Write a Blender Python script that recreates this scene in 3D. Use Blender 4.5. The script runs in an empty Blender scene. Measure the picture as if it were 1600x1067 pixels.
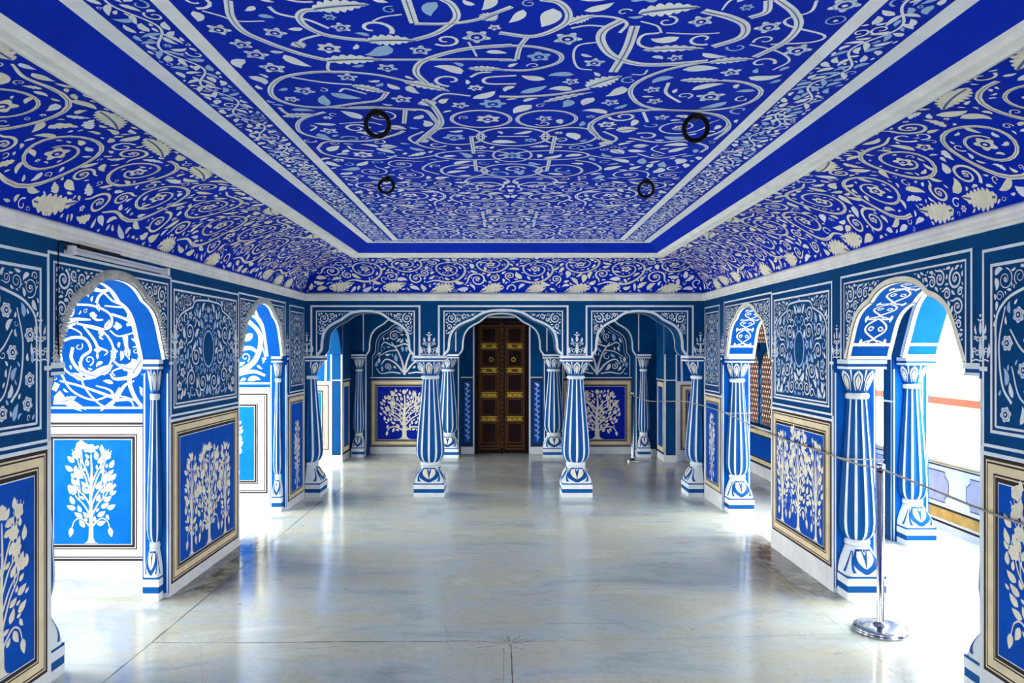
import bpy, math, random
import numpy as np
from mathutils import Vector
PI = math.pi
sc = bpy.context.scene
col = sc.collection

# ------------------------------------------------------------------ camera constants
F, H, VX, VY = 1150.0, 1.6, 787.0, 547.0
XL, XR = -2.165, 2.18            # side wall faces
YA = 8.0                         # arcade front
YB = 11.35                       # end wall
ZS = 1.54                        # springing of the arches

# ------------------------------------------------------------------ materials
MATS = {}
def mat(name, color, rough=0.6, metal=0.0, var=0.0, scale=6.0, var2=None, spec=0.08, bump=0.0):
    m = bpy.data.materials.new(name); m.use_nodes = True
    nt = m.node_tree; b = nt.nodes['Principled BSDF']
    b.inputs['Base Color'].default_value = (*color, 1)
    b.inputs['Roughness'].default_value = rough
    b.inputs['Metallic'].default_value = metal
    b.inputs['Specular IOR Level'].default_value = spec
    if var > 0 or bump > 0:
        tc = nt.nodes.new('ShaderNodeTexCoord')
        n = nt.nodes.new('ShaderNodeTexNoise'); n.inputs['Scale'].default_value = scale
        n.inputs['Detail'].default_value = 6; n.inputs['Roughness'].default_value = 0.6
        nt.links.new(tc.outputs['Object'], n.inputs['Vector'])
        if var > 0:
            r = nt.nodes.new('ShaderNodeValToRGB')
            d = var2 if var2 else tuple(c * (1 - var) for c in color)
            r.color_ramp.elements[0].position = 0.33; r.color_ramp.elements[0].color = (*d, 1)
            r.color_ramp.elements[1].position = 0.62; r.color_ramp.elements[1].color = (*color, 1)
            nt.links.new(n.outputs['Fac'], r.inputs['Fac'])
            nt.links.new(r.outputs['Color'], b.inputs['Base Color'])
        if bump > 0:
            bp = nt.nodes.new('ShaderNodeBump'); bp.inputs['Strength'].default_value = bump
            bp.inputs['Distance'].default_value = 0.01
            nt.links.new(n.outputs['Fac'], bp.inputs['Height']); nt.links.new(bp.outputs['Normal'], b.inputs['Normal'])
    MATS[name] = m
    return m
mat('wall_blue', (0.0008, 0.062, 0.21), 0.7, var=0.22, scale=3, bump=0.15)
mat('ceiling_blue', (0.0008, 0.026, 0.50), 0.75, var=0.18, scale=3, bump=0.1)
mat('azure', (0.0005, 0.125, 0.60), 0.8, var=0.3, scale=4, var2=(0.004, 0.16, 0.60), bump=0.1)
mat('azure_deep', (0.0005, 0.095, 0.44), 0.8, var=0.2, scale=4)
mat('column_blue', (0.001, 0.090, 0.33), 0.55, var=0.15, scale=5, spec=.12)
mat('panel_blue', (0.001, 0.085, 0.50), 0.65, var=0.25, scale=5, bump=0.2)
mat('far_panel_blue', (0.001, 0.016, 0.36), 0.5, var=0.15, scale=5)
mat('white', (0.80, 0.88, 0.90), 0.6, var=0.12, scale=9)
mat('pale_blue', (0.36, 0.55, 0.80), 0.6)
mat('ceiling_white', (0.88, 0.91, 0.92), 0.6, var=0.08, scale=9)
mat('cream', (0.90, 0.87, 0.68), 0.6, var=0.15, scale=14)
mat('tan', (0.86, 0.74, 0.47), 0.6, var=0.18, scale=10)
mat('ivory', (0.80, 0.76, 0.68), 0.6, var=0.1, scale=10)
mat('black_line', (0.035, 0.028, 0.03), 0.6)
mat('grey_line', (0.10, 0.16, 0.34), 0.6)
mat('plaster', (0.82, 0.85, 0.84), 0.55, var=0.2, scale=5, var2=(0.72, 0.74, 0.74), bump=0.2)
mat('moulding', (0.90, 0.90, 0.84), 0.5, var=0.14, scale=8, bump=0.2)
mat('relief_grey', (0.66, 0.66, 0.62), 0.7, var=0.35, scale=25, bump=0.4)
mat('iron', (0.012, 0.011, 0.012), 0.45, 0.6)
mat('wood', (0.014, 0.005, 0.004), 0.45, var=0.4, scale=12, bump=0.3)
mat('wood_edge', (0.12, 0.052, 0.018), 0.45, var=0.4, scale=20, bump=0.3)
mat('brass', (0.66, 0.45, 0.06), 0.42, 0.5, var=0.35, scale=18, bump=0.3)
mat('dull_brass', (0.15, 0.10, 0.03), 0.45, 0.6, var=0.4, scale=18)
mat('steel', (0.62, 0.63, 0.64), 0.16, 1.0, spec=0.5)
mat('rope', (0.42, 0.38, 0.32), 0.85, var=0.4, scale=80)
mat('terracotta', (0.11, 0.032, 0.018), 0.8, var=0.2, scale=9)
mat('jali_stone', (0.34, 0.20, 0.15), 0.8, var=0.3, scale=20)
mat('outside_white', (0.82, 0.82, 0.80), 0.8, var=0.08, scale=4)
mat('lilac', (0.50, 0.50, 0.66), 0.8, var=0.2, scale=6)
mat('ochre', (0.72, 0.42, 0.12), 0.8, var=0.3, scale=6)
mat('joint', (0.13, 0.115, 0.10), 0.7)
mat('joint_soft', (0.33, 0.31, 0.27), 0.5, var=0.4, scale=12)
mat('white_plastic', (0.82, 0.82, 0.84), 0.4)
mat('tube_glass', (0.85, 0.87, 0.9), 0.2)

def floor_material():
    m = bpy.data.materials.new('marble_floor'); m.use_nodes = True; nt = m.node_tree; L = nt.links.new
    b = nt.nodes['Principled BSDF']
    N = nt.nodes.new
    geo = N('ShaderNodeNewGeometry')
    def noise(scale, detail=8, rough=0.6, dist=0.0, vec=None):
        n = N('ShaderNodeTexNoise'); n.inputs['Scale'].default_value = scale; n.inputs['Detail'].default_value = detail
        n.inputs['Roughness'].default_value = rough; n.inputs['Distortion'].default_value = dist
        L(vec if vec else geo.outputs['Position'], n.inputs['Vector']); return n
    def ramp(src, stops):
        r = N('ShaderNodeValToRGB'); e = r.color_ramp.elements
        e[0].position, e[0].color = stops[0][0], (*stops[0][1], 1)
        e[1].position, e[1].color = stops[-1][0], (*stops[-1][1], 1)
        for p, c in stops[1:-1]:
            k = e.new(p); k.color = (*c, 1)
        L(src, r.inputs['Fac']); return r
    def math_(op, a, bb, clamp=False):
        k = N('ShaderNodeMath'); k.operation = op; k.use_clamp = clamp
        for i, v in enumerate((a, bb)):
            if v is None: continue
            if isinstance(v, (int, float)): k.inputs[i].default_value = v
            else: L(v, k.inputs[i])
        return k.outputs[0]
    mp = N('ShaderNodeMapping'); mp.inputs['Scale'].default_value = (0.55, 1.5, 1)
    L(geo.outputs['Position'], mp.inputs['Vector'])
    n1 = noise(1.6, 9, 0.62, 0.6, mp.outputs[0])
    base = ramp(n1.outputs['Fac'], [(0.30, (0.36, 0.40, 0.37)), (0.46, (0.53, 0.59, 0.55)), (0.56, (0.56, 0.57, 0.44)), (0.70, (0.65, 0.71, 0.66))])
    n2 = noise(6.0, 10, 0.7, 1.2, mp.outputs[0])
    st = ramp(n2.outputs['Fac'], [(0.56, (0, 0, 0)), (0.70, (1, 1, 1))])
    mx = N('ShaderNodeMixRGB'); mx.blend_type = 'MIX'; mx.inputs['Color2'].default_value = (0.38, 0.33, 0.24, 1)
    f = math_('MULTIPLY', st.outputs['Color'], 0.45); L(f, mx.inputs['Fac']); L(base.outputs['Color'], mx.inputs['Color1'])
    # veins
    n3 = noise(2.2, 12, 0.72, 2.2)
    a = math_('ABSOLUTE', math_('SUBTRACT', n3.outputs['Fac'], 0.5), None)
    v = ramp(a, [(0.0, (1, 1, 1)), (0.012, (0, 0, 0))])
    mx2 = N('ShaderNodeMixRGB'); mx2.inputs['Color2'].default_value = (0.30, 0.27, 0.22, 1)
    L(math_('MULTIPLY', v.outputs['Color'], 0.38), mx2.inputs['Fac']); L(mx.outputs['Color'], mx2.inputs['Color1'])
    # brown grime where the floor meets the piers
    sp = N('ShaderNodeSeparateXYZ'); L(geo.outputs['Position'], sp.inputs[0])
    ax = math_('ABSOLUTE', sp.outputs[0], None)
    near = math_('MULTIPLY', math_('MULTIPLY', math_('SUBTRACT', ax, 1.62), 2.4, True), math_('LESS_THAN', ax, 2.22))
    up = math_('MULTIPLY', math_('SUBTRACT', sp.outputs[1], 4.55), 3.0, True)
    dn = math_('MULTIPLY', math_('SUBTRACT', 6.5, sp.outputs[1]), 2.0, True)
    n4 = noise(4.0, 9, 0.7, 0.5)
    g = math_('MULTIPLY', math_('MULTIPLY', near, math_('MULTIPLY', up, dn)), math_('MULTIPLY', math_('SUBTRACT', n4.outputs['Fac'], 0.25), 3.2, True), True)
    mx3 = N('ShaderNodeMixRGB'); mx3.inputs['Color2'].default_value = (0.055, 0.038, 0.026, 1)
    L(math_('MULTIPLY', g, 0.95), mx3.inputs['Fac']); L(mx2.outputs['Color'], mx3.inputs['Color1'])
    # greyer, darker floor mix in the far vestibule
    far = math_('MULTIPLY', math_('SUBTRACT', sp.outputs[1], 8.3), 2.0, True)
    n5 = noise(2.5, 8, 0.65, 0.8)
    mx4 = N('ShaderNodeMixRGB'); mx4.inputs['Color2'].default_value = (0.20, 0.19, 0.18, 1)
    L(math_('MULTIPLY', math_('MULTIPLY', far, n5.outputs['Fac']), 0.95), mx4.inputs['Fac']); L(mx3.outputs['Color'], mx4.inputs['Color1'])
    L(mx4.outputs['Color'], b.inputs['Base Color'])
    rr = ramp(n2.outputs['Fac'], [(0.3, (0.06, 0.06, 0.06)), (0.7, (0.18, 0.18, 0.18))]); L(rr.outputs['Color'], b.inputs['Roughness'])
    b.inputs['Specular IOR Level'].default_value = 0.85
    bp = N('ShaderNodeBump'); bp.inputs['Strength'].default_value = 0.12; bp.inputs['Distance'].default_value = 0.01
    nb = noise(1.2, 4, 0.5); L(nb.outputs['Fac'], bp.inputs['Height']); L(bp.outputs['Normal'], b.inputs['Normal'])
    MATS['marble_floor'] = m
floor_material()

# ------------------------------------------------------------------ mesh builder
class MB:
    def __init__(s):
        s.v = []; s.f = []; s.m = []; s.sm = []; s.names = []
    def mi(s, name):
        if name not in s.names: s.names.append(name)
        return s.names.index(name)
    def add(s, verts, faces, m, smooth=False):
        o = len(s.v); s.v.extend([tuple(map(float, p)) for p in verts]); k = s.mi(m)
        for f in faces:
            s.f.append(tuple(i + o for i in f)); s.m.append(k); s.sm.append(smooth)
    def poly(s, pts, m, smooth=False): s.add(pts, [tuple(range(len(pts)))], m, smooth)
    def box(s, x0, x1, y0, y1, z0, z1, m):
        v = [(x0,y0,z0),(x1,y0,z0),(x1,y1,z0),(x0,y1,z0),(x0,y0,z1),(x1,y0,z1),(x1,y1,z1),(x0,y1,z1)]
        s.add(v, [(0,3,2,1),(4,5,6,7),(0,1,5,4),(1,2,6,5),(2,3,7,6),(3,0,4,7)], m)
    def tube(s, pts, r, m, n=10, closed=False, smooth=True):
        P = [Vector(p) for p in pts]; N = len(P); rings = []
        up = Vector((0, 0, 1))
        for i, p in enumerate(P):
            if closed: d = P[(i+1) % N] - P[i-1]
            else: d = P[min(i+1, N-1)] - P[max(i-1, 0)]
            d.normalize()
            a = d.cross(up)
            if a.length < 1e-3: a = d.cross(Vector((1, 0, 0)))
            a.normalize(); b = d.cross(a)
            rr = r[i] if isinstance(r, (list, tuple)) else r
            rings.append([p + rr*(math.cos(t)*a + math.sin(t)*b) for t in [2*PI*k/n for k in range(n)]])
        v = [q for R in rings for q in R]; f = []
        for i in range(N if closed else N-1):
            j = (i+1) % N
            for k in range(n):
                f.append((i*n+k, i*n+(k+1) % n, j*n+(k+1) % n, j*n+k))
        if not closed: f += [tuple(range(n)), tuple(range((N-1)*n, N*n))]
        s.add(v, f, m, smooth)
    def lathe(s, prof, m, n=32, c=(0, 0, 0), smooth=True, caps=True):
        v = []; f = []
        for r, z in prof:
            for k in range(n):
                t = 2*PI*k/n; v.append((c[0]+r*math.cos(t), c[1]+r*math.sin(t), c[2]+z))
        for i in range(len(prof)-1):
            for k in range(n): f.append((i*n+k, i*n+(k+1) % n, (i+1)*n+(k+1) % n, (i+1)*n+k))
        if caps: f += [tuple(range(n)), tuple(range((len(prof)-1)*n, len(prof)*n))]
        s.add(v, f, m, smooth)
    def build(s, name, parent=None, loc=None):
        me = bpy.data.meshes.new(name); me.from_pydata(s.v, [], s.f)
        for n in s.names: me.materials.append(MATS[n])
        me.polygons.foreach_set('material_index', s.m); me.polygons.foreach_set('use_smooth', s.sm)
        me.update()
        o = bpy.data.objects.new(name, me); col.objects.link(o)
        if parent: o.parent = parent
        if loc: o.location = loc
        return o
def struct(o, label=None):
    o['kind'] = 'structure'
    if label: o['label'] = label
    return o
def empty(name, loc, rz=0):
    o = bpy.data.objects.new(name, None); col.objects.link(o); o.location = loc; o.rotation_euler = (0, 0, rz); o.empty_display_size = 0.1
    return o
def tag(o, label, cat, group=None):
    o['label'] = label; o['category'] = cat
    if group: o['group'] = group
    return o
def copy_tree(o, parent=None):
    c = o.copy(); col.objects.link(c)
    if parent: c.parent = parent
    for ch in list(o.children): copy_tree(ch, c)
    return c

# ------------------------------------------------------------------ painted ornament, 2D
class Pat:
    """flat painted shapes in (u, v) metres"""
    def __init__(s): s.sh = []
    def poly(s, pts, m='white', lay=0):
        s.sh.append((np.array(pts, float), [tuple(range(len(pts)))], m, lay))
    def strip(s, L, R, m='white', lay=0):
        n = len(L); v = np.concatenate([L, R]); s.sh.append((v, [(i, i+1, n+i+1, n+i) for i in range(n-1)], m, lay))
    def ribbon(s, pts, w, m='white', lay=0, closed=False, line=None):
        p = np.array(pts, float)
        if closed: p = np.vstack([p, p[:1]])
        n = len(p); d = np.gradient(p, axis=0)
        if closed: d[0] = d[-1] = p[1] - p[-2]
        d /= (np.linalg.norm(d, axis=1)[:, None] + 1e-12); nn = np.stack([-d[:, 1], d[:, 0]], 1)
        ww = w(np.linspace(0, 1, n)) if callable(w) else np.full(n, float(w))
        s.strip(p + nn*ww[:, None]/2, p - nn*ww[:, None]/2, m, lay)
        if line: s.strip(p + nn*ww[:, None]*0.07, p - nn*ww[:, None]*0.07, line, 2)
    def rect(s, u0, u1, v0, v1, w, m='white', lay=0, sides='lrtb'):
        if 'b' in sides: s.poly([(u0, v0), (u1, v0), (u1, v0+w), (u0, v0+w)], m, lay)
        if 't' in sides: s.poly([(u0, v1-w), (u1, v1-w), (u1, v1), (u0, v1)], m, lay)
        if 'l' in sides: s.poly([(u0, v0), (u0+w, v0), (u0+w, v1), (u0, v1)], m, lay+.5)
        if 'r' in sides: s.poly([(u1-w, v0), (u1, v0), (u1, v1), (u1-w, v1)], m, lay+.5)
    def fill(s, u0, u1, v0, v1, m, lay=0): s.poly([(u0, v0), (u1, v0), (u1, v1), (u0, v1)], m, lay)
    def leaf(s, x, y, a, L, W, bend=0.0, m='white', serr=0, vein=None, lay=0):
        n = 7 if not serr else 4*serr+1
        t = np.linspace(0, 1, n); ang = a + bend*(t-0.3)
        dx = np.concatenate([[0], np.cumsum(np.cos(ang[:-1]))])*L/(n-1); dy = np.concatenate([[0], np.cumsum(np.sin(ang[:-1]))])*L/(n-1)
        c = np.stack([x+dx, y+dy], 1); nn = np.stack([-np.sin(ang), np.cos(ang)], 1)
        w = W/2*np.sin(PI*t**0.75)**0.9; w = np.nan_to_num(w)
        if serr: w = w*(0.62+0.38*np.abs(np.sin(PI*t*serr*1.0)))
        w[0] = W*0.03
        s.strip(c+nn*w[:, None], c-nn*w[:, None], m, lay)
        if vein: s.strip(c[1:-1]+nn[1:-1]*W*0.045, c[1:-1]-nn[1:-1]*W*0.045, vein, 2)
        return c, w
    def disc(s, x, y, r, m='white', lay=0, n=8, e=1.0, a=0.0):
        t = np.arange(n)*2*PI/n; p = np.stack([r*np.cos(t), r*e*np.sin(t)], 1)
        c, q = math.cos(a), math.sin(a); s.poly(np.stack([x+p[:, 0]*c-p[:, 1]*q, y+p[:, 0]*q+p[:, 1]*c], 1), m, lay)
    def flower(s, x, y, r, n=5, m='white', core='pale_blue', ph=0.0, dot='wall_blue', amp=.17):
        k = n*6; t = np.arange(k)*2*PI/k + ph; rr = r*((1-amp)+amp*np.cos(n*(t-ph)))
        s.sh.append((np.vstack([[(x, y)], np.stack([x+rr*np.cos(t), y+rr*np.sin(t)], 1)]), [(0, 1+i, 1+(i+1) % k) for i in range(k)], m, 0))
        if dot: 
            s.disc(x, y, r*0.42, dot, 2, 8)
            s.disc(x, y, r*0.19, m, 3, 6)
    def mirror(s, u):
        add = []
        for v, f, m, l in s.sh:
            q = v.copy(); q[:, 0] = 2*u - q[:, 0]; add.append((q, [tuple(reversed(k)) for k in f], m, l))
        s.sh += add
    def shift(s, du, dv, rot=False):
        p = Pat(); p.sh = [(v + np.array([du, dv]), f, m, l) for v, f, m, l in s.sh]; return p
    def stamp(s, mb, fn, h0=0.0007, step=1.6e-5):
        for k, (v, f, m, l) in enumerate(s.sh):
            h = h0 + (k % 48)*step + l*0.0009
            mb.add([fn(a, b, h) for a, b in v], f, m)

def spiral(cx, cy, r0, r1, a0, turns, sgn=1, n=None):
    n = n or max(12, int(abs(turns)*22)); t = np.linspace(0, 1, n)
    r = r0 + (r1-r0)*t**0.9; a = a0 + sgn*turns*2*PI*t
    return np.stack([cx+r*np.cos(a), cy+r*np.sin(a)], 1)
def smooth_path(pts, n=24):
    """Catmull-Rom through control points"""
    P = np.array(pts, float); Q = np.vstack([2*P[0]-P[1], P, 2*P[-1]-P[-2]]); out = []
    per = max(3, n // (len(P)-1))
    for i in range(1, len(Q)-2):
        p0, p1, p2, p3 = Q[i-1:i+3]
        for t in np.linspace(0, 1, per, endpoint=False):
            out.append(0.5*((2*p1)+(-p0+p2)*t+(2*p0-5*p1+4*p2-p3)*t*t+(-p0+3*p1-3*p2+p3)*t**3))
    out.append(P[-1]); return np.array(out)

class Field:
    """occupancy grid that keeps painted motifs apart"""
    def __init__(s, u0, u1, v0, v1, mask=None, g=0.006, seed=1):
        s.u0, s.v0, s.g = u0, v0, g; s.nu, s.nv = int((u1-u0)/g)+1, int((v1-v0)/g)+1
        s.occ = np.zeros((s.nu, s.nv), bool); s.rng = random.Random(seed)
        if mask is not None:
            U, V = np.meshgrid(u0+np.arange(s.nu)*g, v0+np.arange(s.nv)*g, indexing='ij'); s.occ = ~mask(U, V)
    def ij(s, p):
        return ((p[:, 0]-s.u0)/s.g+.5).astype(int), ((p[:, 1]-s.v0)/s.g+.5).astype(int)
    def free(s, p):
        i, j = s.ij(p)
        if i.min() < 0 or j.min() < 0 or i.max() >= s.nu or j.max() >= s.nv: return False
        return not s.occ[i, j].any()
    def mark(s, p, r):
        i, j = s.ij(p); k = max(0, int(round(r/s.g)))
        for a in range(-k, k+1):
            for b in range(-k, k+1):
                if a*a+b*b <= k*k+1:
                    x = np.clip(i+a, 0, s.nu-1); y = np.clip(j+b, 0, s.nv-1); s.occ[x, y] = True
    def open_points(s, n):
        fr = np.argwhere(~s.occ)
        if len(fr) == 0: return []
        idx = [s.rng.randrange(len(fr)) for _ in range(n)]
        return [(s.u0+fr[k][0]*s.g, s.v0+fr[k][1]*s.g) for k in idx]
def leaf_pts(x, y, a, L, W, bend=0.0):
    out = []
    n = max(4, int(L/0.008)); 
    for i in range(n+1):
        t = i/n; ang = a+bend*(t-0.3)/1.5
        cx, cy = x+math.cos(a+bend*(t/2-.3))*L*t, y+math.sin(a+bend*(t/2-.3))*L*t; w = W/2*math.sin(PI*t)
        for q in (-1, 0, 1): out.append((cx-math.sin(ang)*w*q, cy+math.cos(ang)*w*q))
    return np.array(out)
def circ_pts(x, y, r):
    out = [(x, y)]
    for rr in (r, r*.55):
        k = max(6, int(2*PI*rr/0.008))
        out += [(x+rr*math.cos(2*PI*i/k), y+rr*math.sin(2*PI*i/k)) for i in range(k)]
    return np.array(out)

def put_spiral(f, pat, cx, cy, r, sgn, a0, w, m='white', turns=1.45, force=False, leafm=None, line=None, gap=0.004, flower=True, dot='wall_blue'):
    p = spiral(cx, cy, r, r*0.26, a0, turns, sgn)
    if not force and not f.free(circ_pts(cx, cy, r*1.02)): return False
    pat.ribbon(p, lambda t: w*(1-0.55*t), m, line=line)
    # tail leading in
    d = np.array([-math.sin(a0), math.cos(a0)])*(-sgn); n = np.array([math.cos(a0), math.sin(a0)])
    tp = smooth_path([p[0], p[0]+d*r*.45+n*r*.05, p[0]+d*r*.85+n*r*.32], 10)
    if f.free(tp[3:]): pat.ribbon(tp, lambda t: w*(1-0.6*t), m); f.mark(tp, gap+w*.3)
    f.mark(p, w/2+gap)
    R = f.rng
    # flower in the eye
    if flower and r > 0.035:
        pat.flower(cx, cy, r*0.24, 5, m, ph=R.random()*6, dot=dot); f.mark(circ_pts(cx, cy, r*.22), gap)
    # leaves growing off the curl
    k = int(6+turns*6)
    for q in range(1, k):
        t = q/k; i = int(t*(len(p)-2)); tang = math.atan2(*(p[i+1]-p[i])[::-1]); side = sgn*(1 if q % 2 else -1)
        L = r*(0.42-0.22*t)*R.uniform(.8, 1.2); a = tang - side*R.uniform(.6, 1.0); W = L*.42
        st = p[i]+np.array([math.cos(a), math.sin(a)])*(w*.4+gap*1.2)
        lp = leaf_pts(st[0], st[1], a, L, W, side*0.9)
        if f.free(lp[3:]):
            pat.leaf(p[i][0], p[i][1], a, L+w*.4+gap, W, side*0.9, leafm or m); f.mark(lp, gap*.6)
    return True

def filler(f, pat, sizes, m=('white',), tries=500, gap=0.003, flow=None, dot='wall_blue', fr=0.2, serr=0.0):
    R = f.rng
    for sz in sizes:
        for (x, y) in f.open_points(tries):
            kind = R.random(); mm = R.choice(m)
            if kind < fr:
                r = sz*0.44; cp = circ_pts(x, y, r)
                if f.free(cp):
                    pat.flower(x, y, r, R.choice((5, 6)), mm, ph=R.random()*6, dot=dot); f.mark(cp, gap)
                    # a stalk
                    a = R.random()*2*PI; sp = smooth_path([(x+r*math.cos(a), y+r*math.sin(a)), (x+(r+sz*.5)*math.cos(a+.3), y+(r+sz*.5)*math.sin(a+.3)), (x+(r+sz*.9)*math.cos(a+.9), y+(r+sz*.9)*math.sin(a+.9))], 8)
                    if f.free(sp[2:]): pat.ribbon(sp, max(0.003, sz*.07), mm); f.mark(sp, gap*.7)
            elif kind < fr+0.25:
                # curled tendril
                s = R.choice((-1, 1)); a = R.random()*2*PI; p = spiral(x, y, sz*.5, sz*.12, a, R.uniform(.8, 1.2), s, 14)
                if f.free(p):
                    pat.ribbon(p, lambda t: max(.004, sz*.13)*(1-.4*t), mm); f.mark(p, gap+sz*.05)
            else:
                for _ in range(3):
                    a = flow(x, y)+R.uniform(-.7, .7) if flow else R.random()*2*PI
                    b = R.choice((-1, 1))*R.uniform(.4, 1.6); W = sz*R.uniform(.34, .52)
                    lp = leaf_pts(x, y, a, sz, W, b)
                    if f.free(lp):
                        pat.leaf(x, y, a, sz, W, b, mm, serr=(4 if R.random() < serr else 0)); f.mark(lp, gap); break

def vines(f, pat, radii, m='white', w=0.012, tries=300, leafm=None, dot='wall_blue', gap=0.004, line=None):
    for r in radii:
        for (x, y) in f.open_points(tries):
            put_spiral(f, pat, x, y, r, f.rng.choice((-1, 1)), f.rng.random()*2*PI, max(.004, w*r/0.12*0.5+w*.5), m, gap=gap, leafm=leafm, dot=dot, line=line)

def tree(pat, cx, by, Hh, Wd, seed, m='cream', dot='panel_blue', slim=False):
    """flowering tree: flared foot, trunk, arching stems, flowers with stamens, leaves"""
    R = random.Random(seed); f = Field(cx-Wd/2-.02, cx+Wd/2+.02, by-.01, by+Hh+.02, g=.004, seed=seed)
    tw = Wd*(.085 if not slim else .12)
    pat.strip(np.array([(cx-tw*1.9, by), (cx-tw*1.1, by+Hh*.012), (cx-tw*.6, by+Hh*.05), (cx-tw*.5, by+Hh*.2)]),
              np.array([(cx+tw*1.9, by), (cx+tw*1.1, by+Hh*.012), (cx+tw*.6, by+Hh*.05), (cx+tw*.5, by+Hh*.2)]), m)
    top = by+Hh*.9
    trunk = smooth_path([(cx, by+Hh*.18), (cx-tw*.1, by+Hh*.45), (cx+tw*.15, by+Hh*.7), (cx, top)], 18)
    pat.ribbon(trunk, lambda t: tw*(1-.75*t), m); f.mark(trunk, tw*.35)
    f.mark(np.array([(cx, by+Hh*k/20) for k in range(4)]), tw*.6)
    ends = [(cx, by+Hh*.93, PI/2)]
    nb = 5 if not slim else 6
    for k in range(nb):
        t = k/(nb-1); z0 = by+Hh*(.16+.42*t)
        for s in (-1, 1):
            reach = Wd*.5*(.80-.22*t if not slim else .68-.1*t)*R.uniform(.88, 1.05)
            up = Hh*(.10+.16*R.random()+(.10 if k > 0 else -.02))
            if k == 0: p = [(cx, z0), (cx+s*reach*.5, z0+Hh*.09), (cx+s*reach*.85, z0+Hh*.07), (cx+s*reach, z0-Hh*.0)]
            else: p = [(cx, z0), (cx+s*reach*.42, z0+up*.55), (cx+s*reach*.82, z0+up*.85), (cx+s*reach, z0+up*1.1)]
            c = smooth_path(p, 16); pat.ribbon(c, lambda t: tw*.42*(1-.55*t), m); f.mark(c, tw*.12)
            d = c[-1]-c[-2]
            if k == 0: pat.leaf(c[-1][0], c[-1][1], -PI/2+s*.2, Hh*.10, Hh*.05, 0, m); f.mark(leaf_pts(c[-1][0], c[-1][1], -PI/2+s*.2, Hh*.10, Hh*.05), .004)
            else: ends.append((c[-1][0], c[-1][1], math.atan2(d[1], d[0])))
            if k > 0 and Wd > .3 and not slim:
                mid = c[8]; q = smooth_path([mid, mid+np.array([s*reach*.06, Hh*.08]), mid+np.array([s*reach*.12, Hh*.15])], 8)
                pat.ribbon(q, tw*.2, m); ends.append((q[-1][0], q[-1][1], PI/2))
    fr = Hh*.048 if not slim else Hh*.040
    done = []
    for (x, y, a) in ends:
        X_, Y_ = x+math.cos(a)*fr*.6, y+math.sin(a)*fr*.6
        if any(math.hypot(X_-p_, Y_-q_) < fr*2.15 for p_, q_ in done):
            pat.leaf(x, y, a, fr*1.6, fr*.9, 0, m); f.mark(leaf_pts(x, y, a, fr*1.6, fr*.8), .003); continue
        done.append((X_, Y_))
        pat.flower(x+math.cos(a)*fr*.6, y+math.sin(a)*fr*.6, fr, R.choice((5, 6, 7)), m, ph=R.random()*6, dot=None, amp=.09)
        pat.disc(x+math.cos(a)*fr*.6, y+math.sin(a)*fr*.6, fr*.42, 'tan', 2, 8); pat.disc(x+math.cos(a)*fr*.6, y+math.sin(a)*fr*.6, fr*.33, m, 3, 8)
        for q in (-.35, 0, .35):
            b = a+q; p0 = (x+math.cos(b)*fr*1.3, y+math.sin(b)*fr*1.3); p1 = (x+math.cos(b)*fr*2.0, y+math.sin(b)*fr*2.0)
            if y+fr*2.2 < by+Hh*1.02: pat.ribbon(smooth_path([p0, ((p0[0]+p1[0])/2+fr*.1, (p0[1]+p1[1])/2), p1], 4), fr*.12, m)
        f.mark(circ_pts(x+math.cos(a)*fr*.6, y+math.sin(a)*fr*.6, fr*.9), .002)
    # leaves inside an egg-shaped crown
    for sz in (Hh*.095, Hh*.08, Hh*.06, Hh*.045):
        for (x, y) in f.open_points(420):
            e = ((x-cx)/(Wd*.48))**2+((y-(by+Hh*.56))/(Hh*.42))**2
            if e > 1: continue
            s = 1 if x > cx else -1; a = PI/2 - s*R.uniform(-.1, 1.3)
            if y < by+Hh*.3: a = -PI/2+s*R.uniform(.1, .5) if abs(x-cx) > Wd*.22 else a
            lp = leaf_pts(x, y, a, sz, sz*.5)
            if f.free(lp): pat.leaf(x, y, a, sz, sz*.52, s*.4, m); f.mark(lp, .0035)

# arch profiles, half, normalised (1,0) foot -> (0,1) crown
PROF_BACK = [(1, 0), (.91, .13), (.894, .33), (.86, .5), (.78, .63), (.667, .717), (.504, .804), (.41, .885), (.30, .955), (.16, .99), (0, 1)]
PROF_SIDE = [(1, 0), (.965, .12), (.90, .30), (.84, .47), (.765, .61), (.65, .715), (.50, .785), (.43, .86), (.32, .935), (.17, .985), (0, 1)]
def arch_pts(a0, a1, zs, rise, prof, sub=3):
    c, hw = (a0+a1)/2, (a1-a0)/2
    k = [i for i, p in enumerate(prof) if abs(p[0]-.504) < .01][0]
    A = smooth_path(prof[:k+1], 6*sub); B = smooth_path(prof[k:], 4*sub)
    h = np.vstack([A, B[1:]])
    left = [(c-hw*x, zs+rise*z) for x, z in h]; right = [(c+hw*x, zs+rise*z) for x, z in h[::-1][1:]]
    return np.array(left+right)
def arch_inside(pts):
    """vectorised mask of the region under an arch curve"""
    def fn(U, V): return V < np.interp(U, pts[:, 0], pts[:, 1], left=-9, right=-9)
    return fn
def offset_curve(p, d):
    g = np.gradient(p, axis=0); g /= np.linalg.norm(g, axis=1)[:, None]; return p+np.stack([-g[:, 1], g[:, 0]], 1)*d

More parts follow.
